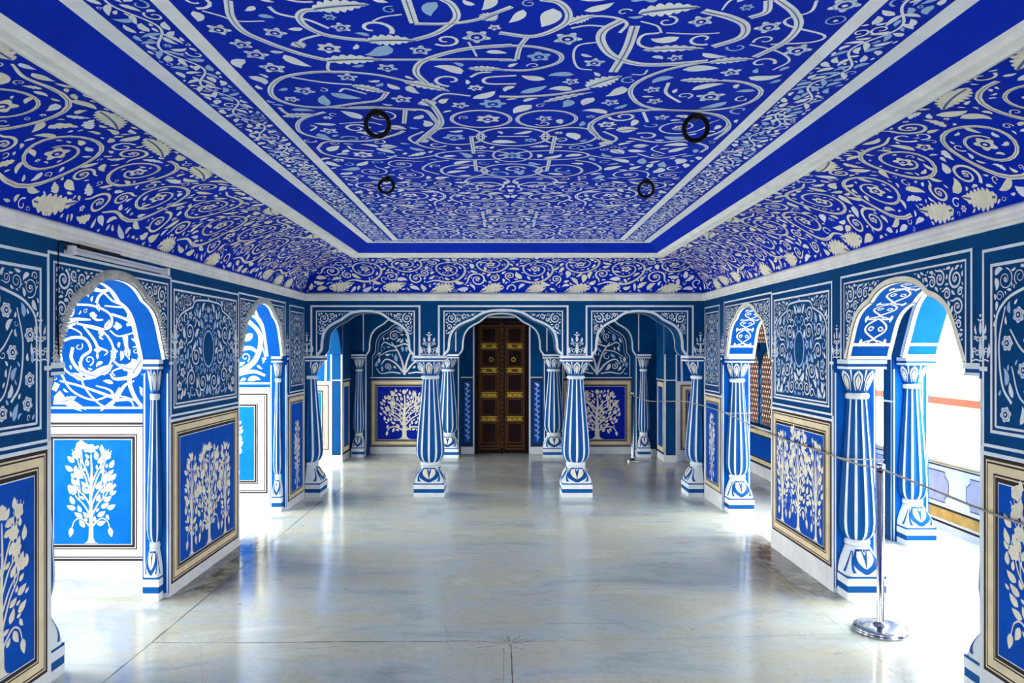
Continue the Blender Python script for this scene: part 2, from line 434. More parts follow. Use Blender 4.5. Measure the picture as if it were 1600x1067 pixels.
def arched_wall(mb, fn, u0, u1, z0, z1, th, ops, m='wall_blue', soff='wall_blue'):
    """fn(u,z,h): h<0 goes into the wall. ops: (lo0, lo1, a0, a1, zs, rise, prof)"""
    def q(ua, ub, za, zb):
        if za < ops[0][4] < zb: q(ua, ub, za, ops[0][4]); za = ops[0][4]
        for h in (0, -th): mb.poly([fn(ua, za, h), fn(ub, za, h), fn(ub, zb, h), fn(ua, zb, h)], m)
    def side(ua, za, ub, zb, mm=m): mb.poly([fn(ua, za, 0), fn(ub, zb, 0), fn(ub, zb, -th), fn(ua, za, -th)], mm)
    cur = u0
    for lo0, lo1, a0, a1, zs, rise, prof in sorted(ops):
        q(cur, lo0, z0, z1)
        if a0 > lo0: q(lo0, a0, zs, z1)
        if lo1 > a1: q(a1, lo1, zs, z1)
        side(lo0, z0, lo0, zs, soff); side(lo1, z0, lo1, zs, soff); side(lo0, zs, a0, zs); side(a1, zs, lo1, zs)
        p = arch_pts(a0, a1, zs, rise, prof)
        for i in range(len(p)-1):
            for h in (0, -th): mb.poly([fn(p[i][0], p[i][1], h), fn(p[i+1][0], p[i+1][1], h), fn(p[i+1][0], z1, h), fn(p[i][0], z1, h)], m)
            side(p[i][0], p[i][1], p[i+1][0], p[i+1][1], soff)
        cur = lo1
    q(cur, u1, z0, z1); zm = ops[0][4]
    for ue in (u0, u1): side(ue, z0, ue, zm); side(ue, zm, ue, z1)
    side(u0, z1, u1, z1)

def fR(u, z, h): return (XR-h, u, z)
def fL(u, z, h): return (XL+h, u, z)

# ------------------------------------------------------------------ panel designs
def dado(pat, u0, u1, z0, z1, trees, base=True, tan='tan', blue='panel_blue', seed=0, w=.105, m='cream'):
    """tan frame between double black lines, blue field with flowering trees"""
    pat.fill(u0, u1, z0, z1, 'black_line', 0)
    s = .016 if w > .08 else .010
    pat.fill(u0+s, u1-s, z0+s, z1-s, tan, 1); s2 = s*1.5
    pat.fill(u0+s2, u1-s2, z0+s2, z1-s2, 'black_line', 2); s3 = s*2.0
    pat.fill(u0+s3, u1-s3, z0+s3, z1-s3, tan, 3)
    e = w-s*2.1
    pat.fill(u0+e, u1-e, z0+e, z1-e, 'black_line', 4); pat.fill(u0+e+s*.5, u1-e-s*.5, z0+e+s*.5, z1-e-s*.5, tan, 5)
    pat.fill(u0+e+s*.9, u1-e-s*.9, z0+e+s*.9, z1-e-s*.9, 'black_line', 6); pat.fill(u0+w, u1-w, z0+w, z1-w, 'white', 7)
    pat.fill(u0+w+.005, u1-w-.005, z0+w+.005, z1-w-.005, blue, 8)
    t = Pat()
    for i, (c, hh, wd, slim) in enumerate(trees): tree(t, c, z0+w+.01, hh, wd, seed*17+i, m=m, slim=slim)
    for v, f, mm, l in t.sh: pat.sh.append((v, f, mm, l+9))

def mural(u0, u1, z0, z1, seed, big=False, m=('white', 'pale_blue')):
    """upper wall panel: cusped arch outline full of flowers, oval eye, leafy corners"""
    p = Pat(); c = (u0+u1)/2; w = u1-u0; h = z1-z0
    p.rect(u0, u1, z0, z1, .014)
    mg = .035
    prof = [(1, 0), (1, .2), (.97, .4), (.87, .58), (.74, .68), (.504, .80), (.46, .90), (.36, .97), (0, 1)]
    ar = arch_pts(u0+mg, u1-mg, z0+h*.56, h*.385, prof)
    out = np.vstack([[(u0+mg, z0+.03)], ar, [(u1-mg, z0+.03)]])
    p.ribbon(out, .013); p.poly([(u0+mg, z0+.025), (u1-mg, z0+.025), (u1-mg, z0+.036), (u0+mg, z0+.036)])
    inner = arch_inside(np.array([(a, b-.014) for a, b in ar]))
    ov = (c, z0+h*.5, w*.075, h*.15) if not big else None
    if ov:
        t = np.linspace(0, 2*PI, 40)[:-1]
        p.ribbon(np.stack([ov[0]+ov[2]*1.15*np.cos(t), ov[1]+ov[3]*1.1*np.sin(t)], 1), .014, closed=True, m='pale_blue')
    half = Pat()
    f = Field(c-.003, u1, z0, z1, lambda U, V: (inner(U, V) & (U < u1-mg-.012) & (V > z0+.045) & (V < z1) & (U > c) &
              ((np.full_like(U, True, bool)) if not ov else (((U-ov[0])/(ov[2]*1.4))**2+((V-ov[1])/(ov[3]*1.22))**2 > 1))), g=.005, seed=seed)
    if big:
        # climbing stems with round flowers and paired leaves
        for pts in ([(c+.01, z0+.08), (c+.10, z0+.22), (c+.20, z0+.30), (c+.30, z0+.48), (c+.27, z0+.62)], [(c+.02, z0+.10), (c+.05, z0+.35), (c+.12, z0+.50), (c+.06, z0+.66)],
                    [(c+.10, z0+.20), (c+.24, z0+.12), (c+.40, z0+.16), (c+.46, z0+.30)], [(c+.20, z0+.30), (c+.38, z0+.36), (c+.47, z0+.46)], [(c+.46, z0+.14), (c+.52, z0+.22), (c+.54, z0+.40), (c+.50, z0+.56)]):
            s_ = smooth_path(pts, 26)
            if True:
                keep = np.array([f.free(q[None, :]) for q in s_])
                if keep.sum() > 4:
                    s_ = s_[:(np.argmin(keep) if not keep.all() and np.argmin(keep) > 4 else len(s_))]
                    half.ribbon(s_, lambda t: .014*(1-.5*t), 'white'); f.mark(s_, .010)
        for (x, y) in f.open_points(700):
            cp = circ_pts(x, y, .036)
            if f.free(cp): half.flower(x, y, .036, 6, 'white', ph=f.rng.random()*6, amp=.10); half.ribbon(np.stack([x+.024*np.cos(np.linspace(0, 2*PI, 17)), y+.024*np.sin(np.linspace(0, 2*PI, 17))], 1), .003, 'grey_line', lay=2); f.mark(circ_pts(x, y, .07), .004) if f.rng.random() < .5 else f.mark(cp, .008)
        filler(f, half, (.085, .07, .055, .04, .03), m, 420, .005, fr=.05, flow=lambda x, y: PI/2)
    else:
        vines(f, half, (w*.06,), 'white', .016, 30)
        filler(f, half, (.085, .07, .055, .042, .03), m, 480, .0042, fr=.45, flow=lambda x, y: PI/2)
    top = np.interp
    f2 = Field(c, u1, z0+h*.5, z1, lambda U, V: (V > np.interp(U, ar[:, 0], ar[:, 1])+.018) & (U < u1-.022) & (V < z1-.022), g=.005, seed=seed+3)
    vines(f2, half, (.05, .035, .025), 'white', .008, 80); filler(f2, half, (.06, .045, .03, .02), ('white',), 200, .004, fr=.1)
    half.mirror(c); p.sh += half.sh
    p.leaf(c, z0+h*.945, PI/2, .025, .02)
    return p

def spandrel(p, u0, u1, z1, ar, seed, zs, inset=.022, dens=1.0, m=('white',), below=None):
    """scroll work between the arch curve and its rectangular frame"""
    c = (u0+u1)/2; half = Pat()
    zlo = zs+.10 if below is None else below
    f = Field(c, u1, zs, z1, lambda U, V: (V > np.interp(U, ar[:, 0], ar[:, 1], right=zs-1)+.042) & (U < u1-inset) & (V < z1-inset) & (V > zlo) & (U > c+(u1-c)*.28), g=.004, seed=seed)
    cx = u1-inset-.062; cz = z1-inset-.062
    put_spiral(f, half, cx, cz, .055, 1, PI*.6, .015)
    vines(f, half, (.042, .030, .022), 'white', .018, int(80*dens), gap=.003); filler(f, half, (.04, .03, .02), m, int(160*dens), .004, fr=.1)
    half.mirror(c); p.sh += half.sh

def finial(p, c, z, w=.16, h=.20, seed=0):
    """little floral crown painted above a capital"""
    half = Pat()
    for k, (x, y, r) in enumerate(((.18, .16, .15), (.36, .22, .12), (.14, .45, .13), (.30, .48, .09))):
        q = spiral(c+x*w, z+y*h, r*w, r*w*.3, PI*1.2, 1.1, -1, 14); half.ribbon(q, .006)
    half.leaf(c+.4*w, z+.05*h, PI*.42, h*.35, w*.16, .6); half.leaf(c+.22*w, z+.55*h, PI*.4, h*.22, w*.12, .8)
    half.ribbon(smooth_path([(c, z), (c+w*.25, z+h*.03), (c+w*.48, z+.0)], 8), .007)
    half.mirror(c); p.sh += half.sh
    p.leaf(c, z+.02*h, PI/2, h*.5, w*.2, 0); p.leaf(c, z+.55*h, PI/2, h*.32, w*.16, 0); p.disc(c, z+h*.95, w*.06)
    p.leaf(c, z+h*.84, .3, w*.2, w*.07); p.leaf(c, z+h*.84, PI-.3, w*.2, w*.07)

# ------------------------------------------------------------------ SETTING: side walls
WT_R, WT_L = .28, .17
OPS_R = [(3.37, 4.86, 3.50, 4.68, ZS, .435, PROF_SIDE), (6.0, 7.34, 6.06, 7.20, ZS, .45, PROF_SIDE), (.6, 2.0, .72, 1.88, ZS, .44, PROF_SIDE)]
OPS_L = [(3.52, 4.76, 3.57, 4.71, ZS, .455, PROF_SIDE), (6.03, 7.35, 6.08, 7.22, ZS, .48, PROF_SIDE), (.6, 2.0, .72, 1.88, ZS, .44, PROF_SIDE)]
ZT = 2.21

def side_wall(side):
    R = side == 'right'; fn = fR if R else fL; ops = OPS_R if R else OPS_L
    mb = MB(); arched_wall(mb, fn, -.6, YA+.34, 0, 2.7, WT_R if R else WT_L, ops, soff='azure_deep')
    zd0, zd1 = (.155, 1.125) if R else (.075, 1.13)
    A, B = (ops[0], ops[1]) if ops[0][0] < ops[1][0] else (ops[1], ops[0])
    pat = Pat()
    # ---- piers
    piers = [(2.0 if True else 0, A[0]), (A[1], B[0]), (B[1], YA)]
    for k, (a, b) in enumerate(piers):
        # white plaster skirting under the dado and pale line above it
        pat.fill(a, b, 0.0, zd0, 'plaster', 0); pat.fill(a+.0, a+.030, zd0, zd1+.04, 'plaster' if k else 'wall_blue', 0)
        pat.fill(b-.03, b, zd0, zd1+.04, 'plaster' if k < 2 else 'plaster', 0)
        pat.fill(a, b, zd1, zd1+.018, 'white', 0.2)
        pat.ribbon([(a+.01, 0.02), (a+.01, ZS-.07)], .010, lay=1); pat.ribbon([(b-.01, .02), (b-.01, ZS-.07)], .010, lay=1)
        pat.poly([(a-.0, ZS-.035), (a+.055, ZS-.035), (a+.055, ZS-.015), (a, ZS-.015)], 'white', 1); pat.poly([(b-.055, ZS-.035), (b, ZS-.035), (b, ZS-.015), (b-.055, ZS-.015)], 'white', 1)
    # ---- arch frames
    for k, (lo0, lo1, a0, a1, zs, rise, prof) in enumerate(sorted(ops)):
        ar = arch_pts(a0, a1, zs, rise, prof)
        if k == 0: continue
        f0, f1 = a0-.035, a1+.035
        zt = 2.075
        pat.rect(f0-.045, f1+.045, zs, zt, .014, sides='lrt', lay=1); pat.rect(f0, f1, zs, zt-.045, .010, sides='lrt', lay=1)
        pat.ribbon(offset_curve(ar, .017), .030, 'cream' if R else 'relief_grey', lay=1.5)
        spandrel(pat, f0, f1, zt-.045, ar, 40+k+(5 if R else 0), zs, dens=1.3)
        for c in (f0-.10, f1+.10):
            if c < YA-.1 : finial(pat, c, ZS+.01, .12, .22)
        if not R:
            # ribbed stone border round the opening
            oc = offset_curve(ar, .030); ic = offset_curve(ar, .004); L = np.linalg.norm(np.diff(ar, axis=0), axis=1); cum = np.concatenate([[0], np.cumsum(L)])
            n = int(cum[-1]/.019)
            for i in range(n):
                s = (i+.5)/n*cum[-1]; o = np.array([np.interp(s, cum, oc[:, j]) for j in (0, 1)]); q = np.array([np.interp(s, cum, ic[:, j]) for j in (0, 1)])
                d = (o-q)/np.linalg.norm(o-q); t = np.array([-d[1], d[0]])*.0062
                a_, b_ = o+d*.022, q
                v = [fn(*(b_-t), .001), fn(*(b_+t), .001), fn(*(a_+t*.7), .001), fn(*(a_-t*.7), .001), fn(*(b_-t*.6), .016), fn(*(b_+t*.6), .016), fn(*(a_+t*.3), .010), fn(*(a_-t*.3), .010)]
                mb.add(v, [(0, 1, 5, 4), (1, 2, 6, 5), (2, 3, 7, 6), (3, 0, 4, 7), (4, 5, 6, 7)], 'relief_grey')
    # ---- upper frames and murals
    a, b = A[1], B[0]; g = .03
    pat.rect(a+.02, b-.02, 1.165, 2.06, .014, lay=1)
    p2a, p2b = B[1]+.03, YA-.02
    pat.rect(p2a+.055, p2b, 1.165, 2.06, .012, lay=1)
    pat.rect(2.05, A[0]-.02, 1.165, 2.055, .014, lay=1)
    # side-opening soffit ornament: white edges and chain
    for k, (lo0, lo1, a0, a1, zs, rise, prof) in enumerate(sorted(ops)):
        ar = arch_pts(a0, a1, zs, rise, prof); th = WT_R if R else WT_L
        cum = np.concatenate([[0], np.cumsum(np.linalg.norm(np.diff(ar, axis=0), axis=1))])
        gg = np.gradient(ar, axis=0); gg /= np.linalg.norm(gg, axis=1)[:, None]
        def sf(u, s, h):
            x = np.interp(s, cum, ar[:, 0]); z = np.interp(s, cum, ar[:, 1]); gx = np.interp(s, cum, gg[:, 0]); gz = np.interp(s, cum, gg[:, 1])
            return fn(x+gz*(h+.0006), z-gx*(h+.0006), -u)
        sp = Pat(); T = cum[-1]; N = 60
        ss = np.linspace(0.001, T-.001, N)
        for u0_, w_ in ((.012, .022), (th-.014, .028)): sp.ribbon([(u0_, s) for s in ss], w_, 'cream' if R else 'white')
        if R:
            for q in (.0, .10): 
                for s0, sg in ((0.003, 1), (T-.003, -1)): sp.poly([(0, s0+sg*q*.9), (th, s0+sg*q*.9), (th, s0+sg*(q*.9+.022)), (0, s0+sg*(q*.9+.022))], 'cream', 1)
            n = 8; c = th/2
            s0 = .12; step = (T-.24)/n
            for i in range(n):
                for sg in (-1, 1):
                    pts = smooth_path([(c, s0+step*(i)), (c+sg*.055, s0+step*(i+.28)), (c+sg*.06, s0+step*(i+.55)), (c, s0+step*(i+.85)), (c-sg*.03, s0+step*(i+1))], 20)
                    sp.ribbon(pts, .012); sp.ribbon(spiral(c+sg*.030, s0+step*(i+.45), .017, .010, 0, 1, sg, 12), .009)
                    sp.leaf(c+sg*.075, s0+step*(i+.85), PI/2, step*.35, .022, 0, 'white')
                    sp.ribbon(smooth_path([(c, s0+step*(i+.9)), (c+sg*.05, s0+step*(i+.98)), (c+sg*.06, s0+step*(i+1.05)), (c+sg*.02, s0+step*(i+1.04))], 9), .009)
        sp.stamp(mb, sf, .0008)
        # jamb faces: plaster edge lines
        jp = Pat()
        for u_ in (.010, th-.012): jp.ribbon([(u_, .02), (u_, ZS-.09)], .010, 'white')
        jp.poly([(0, 0), (th, 0), (th, .03), (0, .03)], 'white', 1)
        jp.stamp(mb, lambda u, z, h, e=lo1: fn(e-h, z, -u), .0008); jp.stamp(mb, lambda u, z, h, e=lo0: fn(e+h, z, -u), .0008)
    pat.stamp(mb, fn)
    cuts = [1.3, 2.7, 3.5, 5.4, 6.7]          # one object per pier and one for everything above the capitals
    def piece(pts):
        c = np.mean(np.array(pts), 0)
        if c[2] > ZS-.001: return 9
        return 0 if c[1] < 1.3 else 1 if c[1] < (A[0]+A[1])/2 else 2 if c[1] < (B[0]+B[1])/2 else 3
    groups = {}
    for fc_, mi_, sm_ in zip(mb.f, mb.m, mb.sm): groups.setdefault(piece([mb.v[i] for i in fc_]), []).append((fc_, mi_, sm_))
    walls = {}
    for key in sorted(groups, reverse=True):
        m3 = MB()
        for fc_, mi_, sm_ in groups[key]: m3.add([mb.v[i] for i in fc_], [tuple(range(len(fc_)))], mb.names[mi_], sm_)
        walls[key] = struct(m3.build('wall_'+side), {9: 'blue painted %s wall above the capitals with arch frames' % side, 0: 'rear pier of the %s wall behind the view' % side, 1: 'nearest pier of the %s wall' % side, 2: 'middle pier of the %s wall between its two arches' % side, 3: 'far narrow pier of the %s wall' % side}[key])
    # ---- painted panels as parts of the wall
    def part(name, pt, label=None, h0=.0012):
        m2 = MB(); pt.stamp(m2, fn, h0); cy = np.mean([q_[1] for q_ in m2.v]); o = m2.build(name, walls[1 if cy < 4 else 2 if cy < 6.8 else 3])
        if label: o['label'] = label
    word = 'right' if R else 'left'
    # pier 1
    d = Pat(); u0, u1 = a+.035, b-.035; w_ = u1-u0; c = (u0+u1)/2
    dado(d, u0, u1, zd0, zd1, [(c-.005, .735, w_*.36, False), (c-.31, .70, .20, True), (c+.30, .70, .20, True)], seed=11 if R else 12)
    part('tree_panel', d, 'blue dado panel with three white flowering trees in a cream frame on %s pier' % word)
    part('mural_panel', mural(a+.065, b-.065, 1.215, 2.005, 60 if R else 70), 'blue painted panel of dense white flowers around a plain blue oval')
    # pier 2 narrow
    d = Pat(); u0, u1 = B[1]+.045, YA-.03; c = (u0+u1)/2
    dado(d, u0, u1, zd0+.0, zd1, [(c, .70, .17, True)], seed=13 if R else 14, w=.075)
    part('tree_panel', d, 'narrow tall blue panel with one slender white tree')
    nm = Pat(); u0, u1 = B[1]+.13, YA-.06; c = (u0+u1)/2
    nm.rect(u0, u1, 1.23, 2.0, .010); hf = Pat()
    hf.ribbon(smooth_path([(c, 1.98), (c+.06, 1.86), (c+.08, 1.74), (c+.03, 1.64), (c+.06, 1.56), (c+.10, 1.46), (c+.04, 1.36), (c, 1.30)], 30), .009)
    fl = Field(c, u1-.02, 1.25, 1.98, g=.004, seed=5); fl.mark(hf.sh[0][0], .006)
    vines(fl, hf, (.05, .035), 'white', .008, 50); filler(fl, hf, (.06, .045, .03), ('white', 'pale_blue'), 200, .004, fr=.2, flow=lambda x, y: PI/2)
    hf.mirror(c); nm.sh += hf.sh
    part('mural_panel', nm, 'narrow blue painted panel with a tall white leafy stem')
    # near pier
    d = Pat(); u1 = A[0]-.03; u0 = 2.06; 
    dado(d, u0, u1, zd0, zd1, [(u1-.33, .74, .34, False), (u1-.85, .74, .34, False)], seed=15 if R else 16)
    part('tree_panel', d, 'nearest blue dado panel with tall white flowering trees, cut by the edge of the view')
    part('mural_panel', mural(2.10, A[0]-.075, 1.23, 1.985, 80 if R else 90, big=True), 'nearest blue painted panel with round white flowers inside a cusped arch line')
side_wall('left'); side_wall('right')

# ------------------------------------------------------------------ SETTING: arcade across the room
def fA(u, z, h): return (u, YA-h, z)
ARC = [(-2.165, -.965, -2.02, -.985, ZS, .475, PROF_BACK), (-.63, .62, -.65, .635, ZS, .485, PROF_BACK), (.955, 2.18, .965, 1.985, ZS, .475, PROF_BACK)]
def arcade():
    mb = MB()
    ops = [(a0 if i else XL, a1 if i < 2 else XR, a0, a1, zs, r, p) for i, (_, _, a0, a1, zs, r, p) in enumerate(ARC)]
    # bottom of the wall is only above the capitals: build above ZS
    th = .33
    for h in (0, -th):
        for ua, ub in ((XL, ARC[0][2]), (ARC[0][3], ARC[1][2]), (ARC[1][3], ARC[2][2]), (ARC[2][3], XR)):
            mb.poly([fA(ua, ZS, h), fA(ub, ZS, h), fA(ub, 2.7, h), fA(ua, 2.7, h)], 'wall_blue')
    for ua, ub in ((XL, ARC[0][2]), (ARC[0][3], ARC[1][2]), (ARC[1][3], ARC[2][2]), (ARC[2][3], XR)):
        mb.poly([fA(ua, ZS, 0), fA(ub, ZS, 0), fA(ub, ZS, -th), fA(ua, ZS, -th)], 'white')
    pat = Pat()
    for i, (_, _, a0, a1, zs, r, prof) in enumerate(ARC):
        ar = arch_pts(a0, a1, zs, r, prof)
        for k in range(len(ar)-1):
            p, q = ar[k], ar[k+1]
            for h in (0, -th): mb.poly([fA(p[0], p[1], h), fA(q[0], q[1], h), fA(q[0], 2.7, h), fA(p[0], 2.7, h)], 'wall_blue')
            mb.poly([fA(p[0], p[1], 0), fA(q[0], q[1], 0), fA(q[0], q[1], -th), fA(p[0], p[1], -th)], 'wall_blue')
        pat.ribbon(offset_curve(ar, .010), .026, 'white', lay=1.5)
        c = (a0+a1)/2; o = [(-2.10, -.905), (-.715, .705), (.89, 2.065)][i]
        e = 0 if i == 1 else 0
        pat.rect(o[0], o[1], zs, 2.088, .020, sides='lrt', lay=1); pat.rect(o[0]+.06, o[1]-.06, zs, 2.03, .013, sides='lrt', lay=1)
        spandrel(pat, o[0]+.06, o[1]-.06, 2.03, ar, 31+i, zs, below=zs+.23)
        # soffit edge line
        cum = np.concatenate([[0], np.cumsum(np.linalg.norm(np.diff(ar, axis=0), axis=1))]); gg = np.gradient(ar, axis=0); gg /= np.linalg.norm(gg, axis=1)[:, None]
        sp = Pat()
        for u0_ in (.010, th-.012): sp.ribbon([(u0_, s) for s in np.linspace(.001, cum[-1]-.001, 60)], .022, 'white')
        sp.stamp(mb, lambda u, s, h: fA(np.interp(s, cum, ar[:, 0])+np.interp(s, cum, gg[:, 1])*(h+.0006), np.interp(s, cum, ar[:, 1])-np.interp(s, cum, gg[:, 0])*(h+.0006), -u), .0008)
    finial(pat, -.81, ZS+.01, .19, .25); finial(pat, .797, ZS+.01, .19, .25); finial(pat, -2.14, ZS+.01, .12, .25); finial(pat, 2.14, ZS+.01, .12, .25)
    pat.stamp(mb, fA)
    return struct(mb.build('wall_arcade'))
arcade()

# ------------------------------------------------------------------ SETTING: vestibule beyond the arcade
VLX, VRX = -2.30, 2.29
def vestibule():
    # side walls of the vestibule: end piers 10.5 - 11.35 plus lintel above
    for side, X, s, T in (('vestibule_left', VLX, -1, WT_L), ('vestibule_right', VRX, 1, WT_R-.1)):
        fn = (lambda u, z, h, X=X, s=s: (X-s*h, u, z))
        mb = MB(); arched_wall(mb, fn, YA+.34, YB, 0, 2.7, T, [(8.55, 10.5, 8.62, 10.43, ZS, .5, PROF_SIDE)])
        pt = Pat(); pt.fill(10.5, 11.05, 0, .10, 'plaster'); pt.fill(10.52, 10.98, .12, 1.15, 'black_line', 0); pt.fill(10.535, 10.965, .135, 1.135, 'tan', 1); pt.fill(10.60, 10.90, .2, 1.07, 'black_line', 2); pt.fill(10.61, 10.89, .21, 1.06, 'panel_blue', 3)
        pt.ribbon([(10.51, 0), (10.51, 2.0)], .014, lay=1); pt.ribbon([(10.50, 1.17), (11.05, 1.17)], .014, lay=1)
        pt.stamp(mb, fn)
        jp = Pat(); jp.fill(0, T, 0, .10, 'plaster', 0)
        jp.ribbon([(.012, 0), (.012, ZS)], .018, 'white', lay=1); jp.ribbon([(T-.01, 0), (T-.01, ZS)], .014, 'white', lay=1)
        jp.ribbon([(.015, 1.17), (T-.0, 1.17)], .012, 'white', lay=1); jp.rect(.035, T-.03, .11, 1.15, .006, 'black_line', 1)
        jp.stamp(mb, lambda u, z, h: fn(10.5-h, z, -u), .0008)
        struct(mb.build('wall_'+side))
vestibule()

FY = 11.07   # plane of the blind arches on the end wall
def fF(u, z, h): return (u, FY-h, z)
def fB(u, z, h): return (u, YB-h, z)
FAR = [(-2.07, -1.0, -2.06, -1.0, 1.52, .58, PROF_BACK), (-.66, .60, -.67, .60, 1.52, .62, PROF_BACK), (.90, 1.99, .90, 1.98, 1.52, .58, PROF_BACK)]
def end_wall():
    mb = MB()
    arched_wall(mb, fF, VLX, VRX, 0, 2.7, .27, [(a0, a1, a0, a1, zs, r, p) for (_, _, a0, a1, zs, r, p) in FAR])
    # back plane with the door hole
    D0, D1, DZ = -.445, .385, 2.09
    for ua, ub, za, zb in ((VLX, D0, 0, 2.7), (D1, VRX, 0, 2.7), (D0, D1, DZ, 2.7)):
        mb.poly([fB(ua, za, 0), fB(ub, za, 0), fB(ub, zb, 0), fB(ua, zb, 0)], 'wall_blue')
    mb.poly([fB(D0, 0, 0), fB(D0, DZ, 0), fB(D0, DZ, -.2), fB(D0, 0, -.2)], 'wood'); mb.poly([fB(D1, 0, 0), fB(D1, DZ, 0), fB(D1, DZ, -.2), fB(D1, 0, -.2)], 'wood')
    mb.poly([fB(D0, DZ, 0), fB(D1, DZ, 0), fB(D1, DZ, -.2), fB(D0, DZ, -.2)], 'wood')
    mb.poly([fB(VLX, 0, -.25), fB(VRX, 0, -.25), fB(VRX, 2.7, -.25), fB(VLX, 2.7, -.25)], 'wood')
    fp = Pat()
    for i, (_, _, a0, a1, zs, r, prof) in enumerate(FAR):
        ar = arch_pts(a0, a1, zs, r, prof); fp.ribbon(offset_curve(ar, .010), .022, 'white', lay=1)
        fp.ribbon([(a0-.012, .12), (a0-.012, zs)], .014, lay=1); fp.ribbon([(a1+.012, .12), (a1+.012, zs)], .014, lay=1)
        for e in (a0-.05, a1+.05): fp.ribbon([(e, zs+.06), (e, 2.3)], .016, lay=1)
        fp.ribbon([(a0-.05, 2.2), (a1+.05, 2.2)], .016, lay=1)
    fp.fill(VLX, -2.07, 0, .11, 'plaster', 0); fp.fill(-1.0, -.67, 0, .11, 'plaster', 0); fp.fill(.60, .90, 0, .11, 'plaster', 0); fp.fill(1.98, VRX, 0, .11, 'plaster', 0)
    fp.stamp(mb, fF)
    bp = Pat()
    for a0, a1 in ((-2.06, -1.0), (.90, 1.98)):
        bp.fill(a0, a1, 0, .11, 'plaster', 0); bp.ribbon([(a0, 1.175), (a1, 1.175)], .016, lay=1)
        q = arch_pts(a0+.035, a1-.035, 1.50, .52, PROF_BACK); ins = arch_inside(q)
        bp.ribbon(q, .012, lay=1); bp.ribbon(offset_curve(q, -.04), .008, lay=1, m='pale_blue'); bp.ribbon([(a0+.035, 1.19), (a0+.035, 1.5)], .012, lay=1); bp.ribbon([(a1-.035, 1.19), (a1-.035, 1.5)], .012, lay=1)
        inner = offset_curve(q, -.05); c = (a0+a1)/2; half = Pat()
        f = Field(c, a1, 1.19, 2.1, lambda U, V: (V < np.interp(U, inner[:, 0], inner[:, 1], right=9)) & (V > 1.205) & (U < a1-.06), g=.006, seed=3)
        for pts, w in (([(c, 1.22), (c+.03, 1.4), (c+.10, 1.58), (c+.2, 1.72)], .035), ([(c+.02, 1.26), (c+.14, 1.40), (c+.28, 1.46), (c+.36, 1.38)], .03), ([(c, 1.70), (c+.15, 1.66), (c+.30, 1.72), (c+.36, 1.66)], .025), ([(c+.06, 1.24), (c+.2, 1.26), (c+.36, 1.24), (c+.43, 1.32)], .02), ([(c+.10, 1.60), (c+.26, 1.58), (c+.40, 1.50)], .02)):
            s = smooth_path(pts, 20); half.ribbon(s, lambda t: w*(1-.5*t), m='ceiling_white'); f.mark(s, w*.5+.008)
        vines(f, half, (.11, .08, .055), 'ceiling_white', .02, 80, gap=.008); filler(f, half, (.13, .09, .06), ('ceiling_white', 'pale_blue'), 160, .008, fr=.08)
        half.mirror(c); bp.sh += half.sh
    # centre bay: lines round the door and tall side strips
    bp.rect(D0-.028, D1+.028, 0, DZ+.03, .022, sides='lrt', lay=1)
    for a0, a1 in ((-.66, D0-.03), (D1+.03, .60)):
        bp.fill(a0, a1, 0, .11, 'plaster', 0); bp.ribbon([(a0, 1.18), (a1, 1.18)], .016, lay=1)
        bp.fill(a0+.03, a1-.01, .13, 1.16, 'black_line', .5); bp.fill(a0+.05, a1-.03, .17, 1.12, 'panel_blue', 1.5)
        c = (a0+a1)/2+.01; st = Pat(); st.ribbon(smooth_path([(c, .2), (c+.01, .5), (c-.01, .8), (c, 1.06)], 14), .012, 'pale_blue')
        for k in range(11):
            z = .24+k*.08; st.leaf(c, z, PI/2-1.0, .05, .025, 0, 'pale_blue'); st.leaf(c, z+.03, PI/2+1.0, .05, .025, 0, 'pale_blue')
        st.disc(c, 1.07, .02, 'white')
        for v, f, mm, l in st.sh: bp.sh.append((v, f, mm, l+3))
    bp.stamp(mb, fB)
    w = struct(mb.build('wall_back'))
    for (a0, a1), lb, sd in (((-2.06, -1.0), 'left', 21), ((.90, 1.98), 'right', 22)):
        m2 = MB(); d = Pat(); c = (a0+a1)/2
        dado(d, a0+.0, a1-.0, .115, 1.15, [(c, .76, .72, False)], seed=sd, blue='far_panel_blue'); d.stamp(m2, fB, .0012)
        o = m2.build('tree_panel', w); o['label'] = 'deep blue panel with one broad white flowering tree in a cream frame, %s of the door' % lb
    return D0, D1, DZ
D0, D1, DZ = end_wall()

def rear():  # unseen wall added to cut light from behind the camera
    m = MB(); g = lambda u, z, h: (u, -.6+h, z)
    arched_wall(m, g, -4.2, 3.9, 0, 2.7, .3, [(-.31, .31, -.3, .3, ZS, .3, PROF_BACK)])
    struct(m.build('wall_light_block_rear'))
rear()
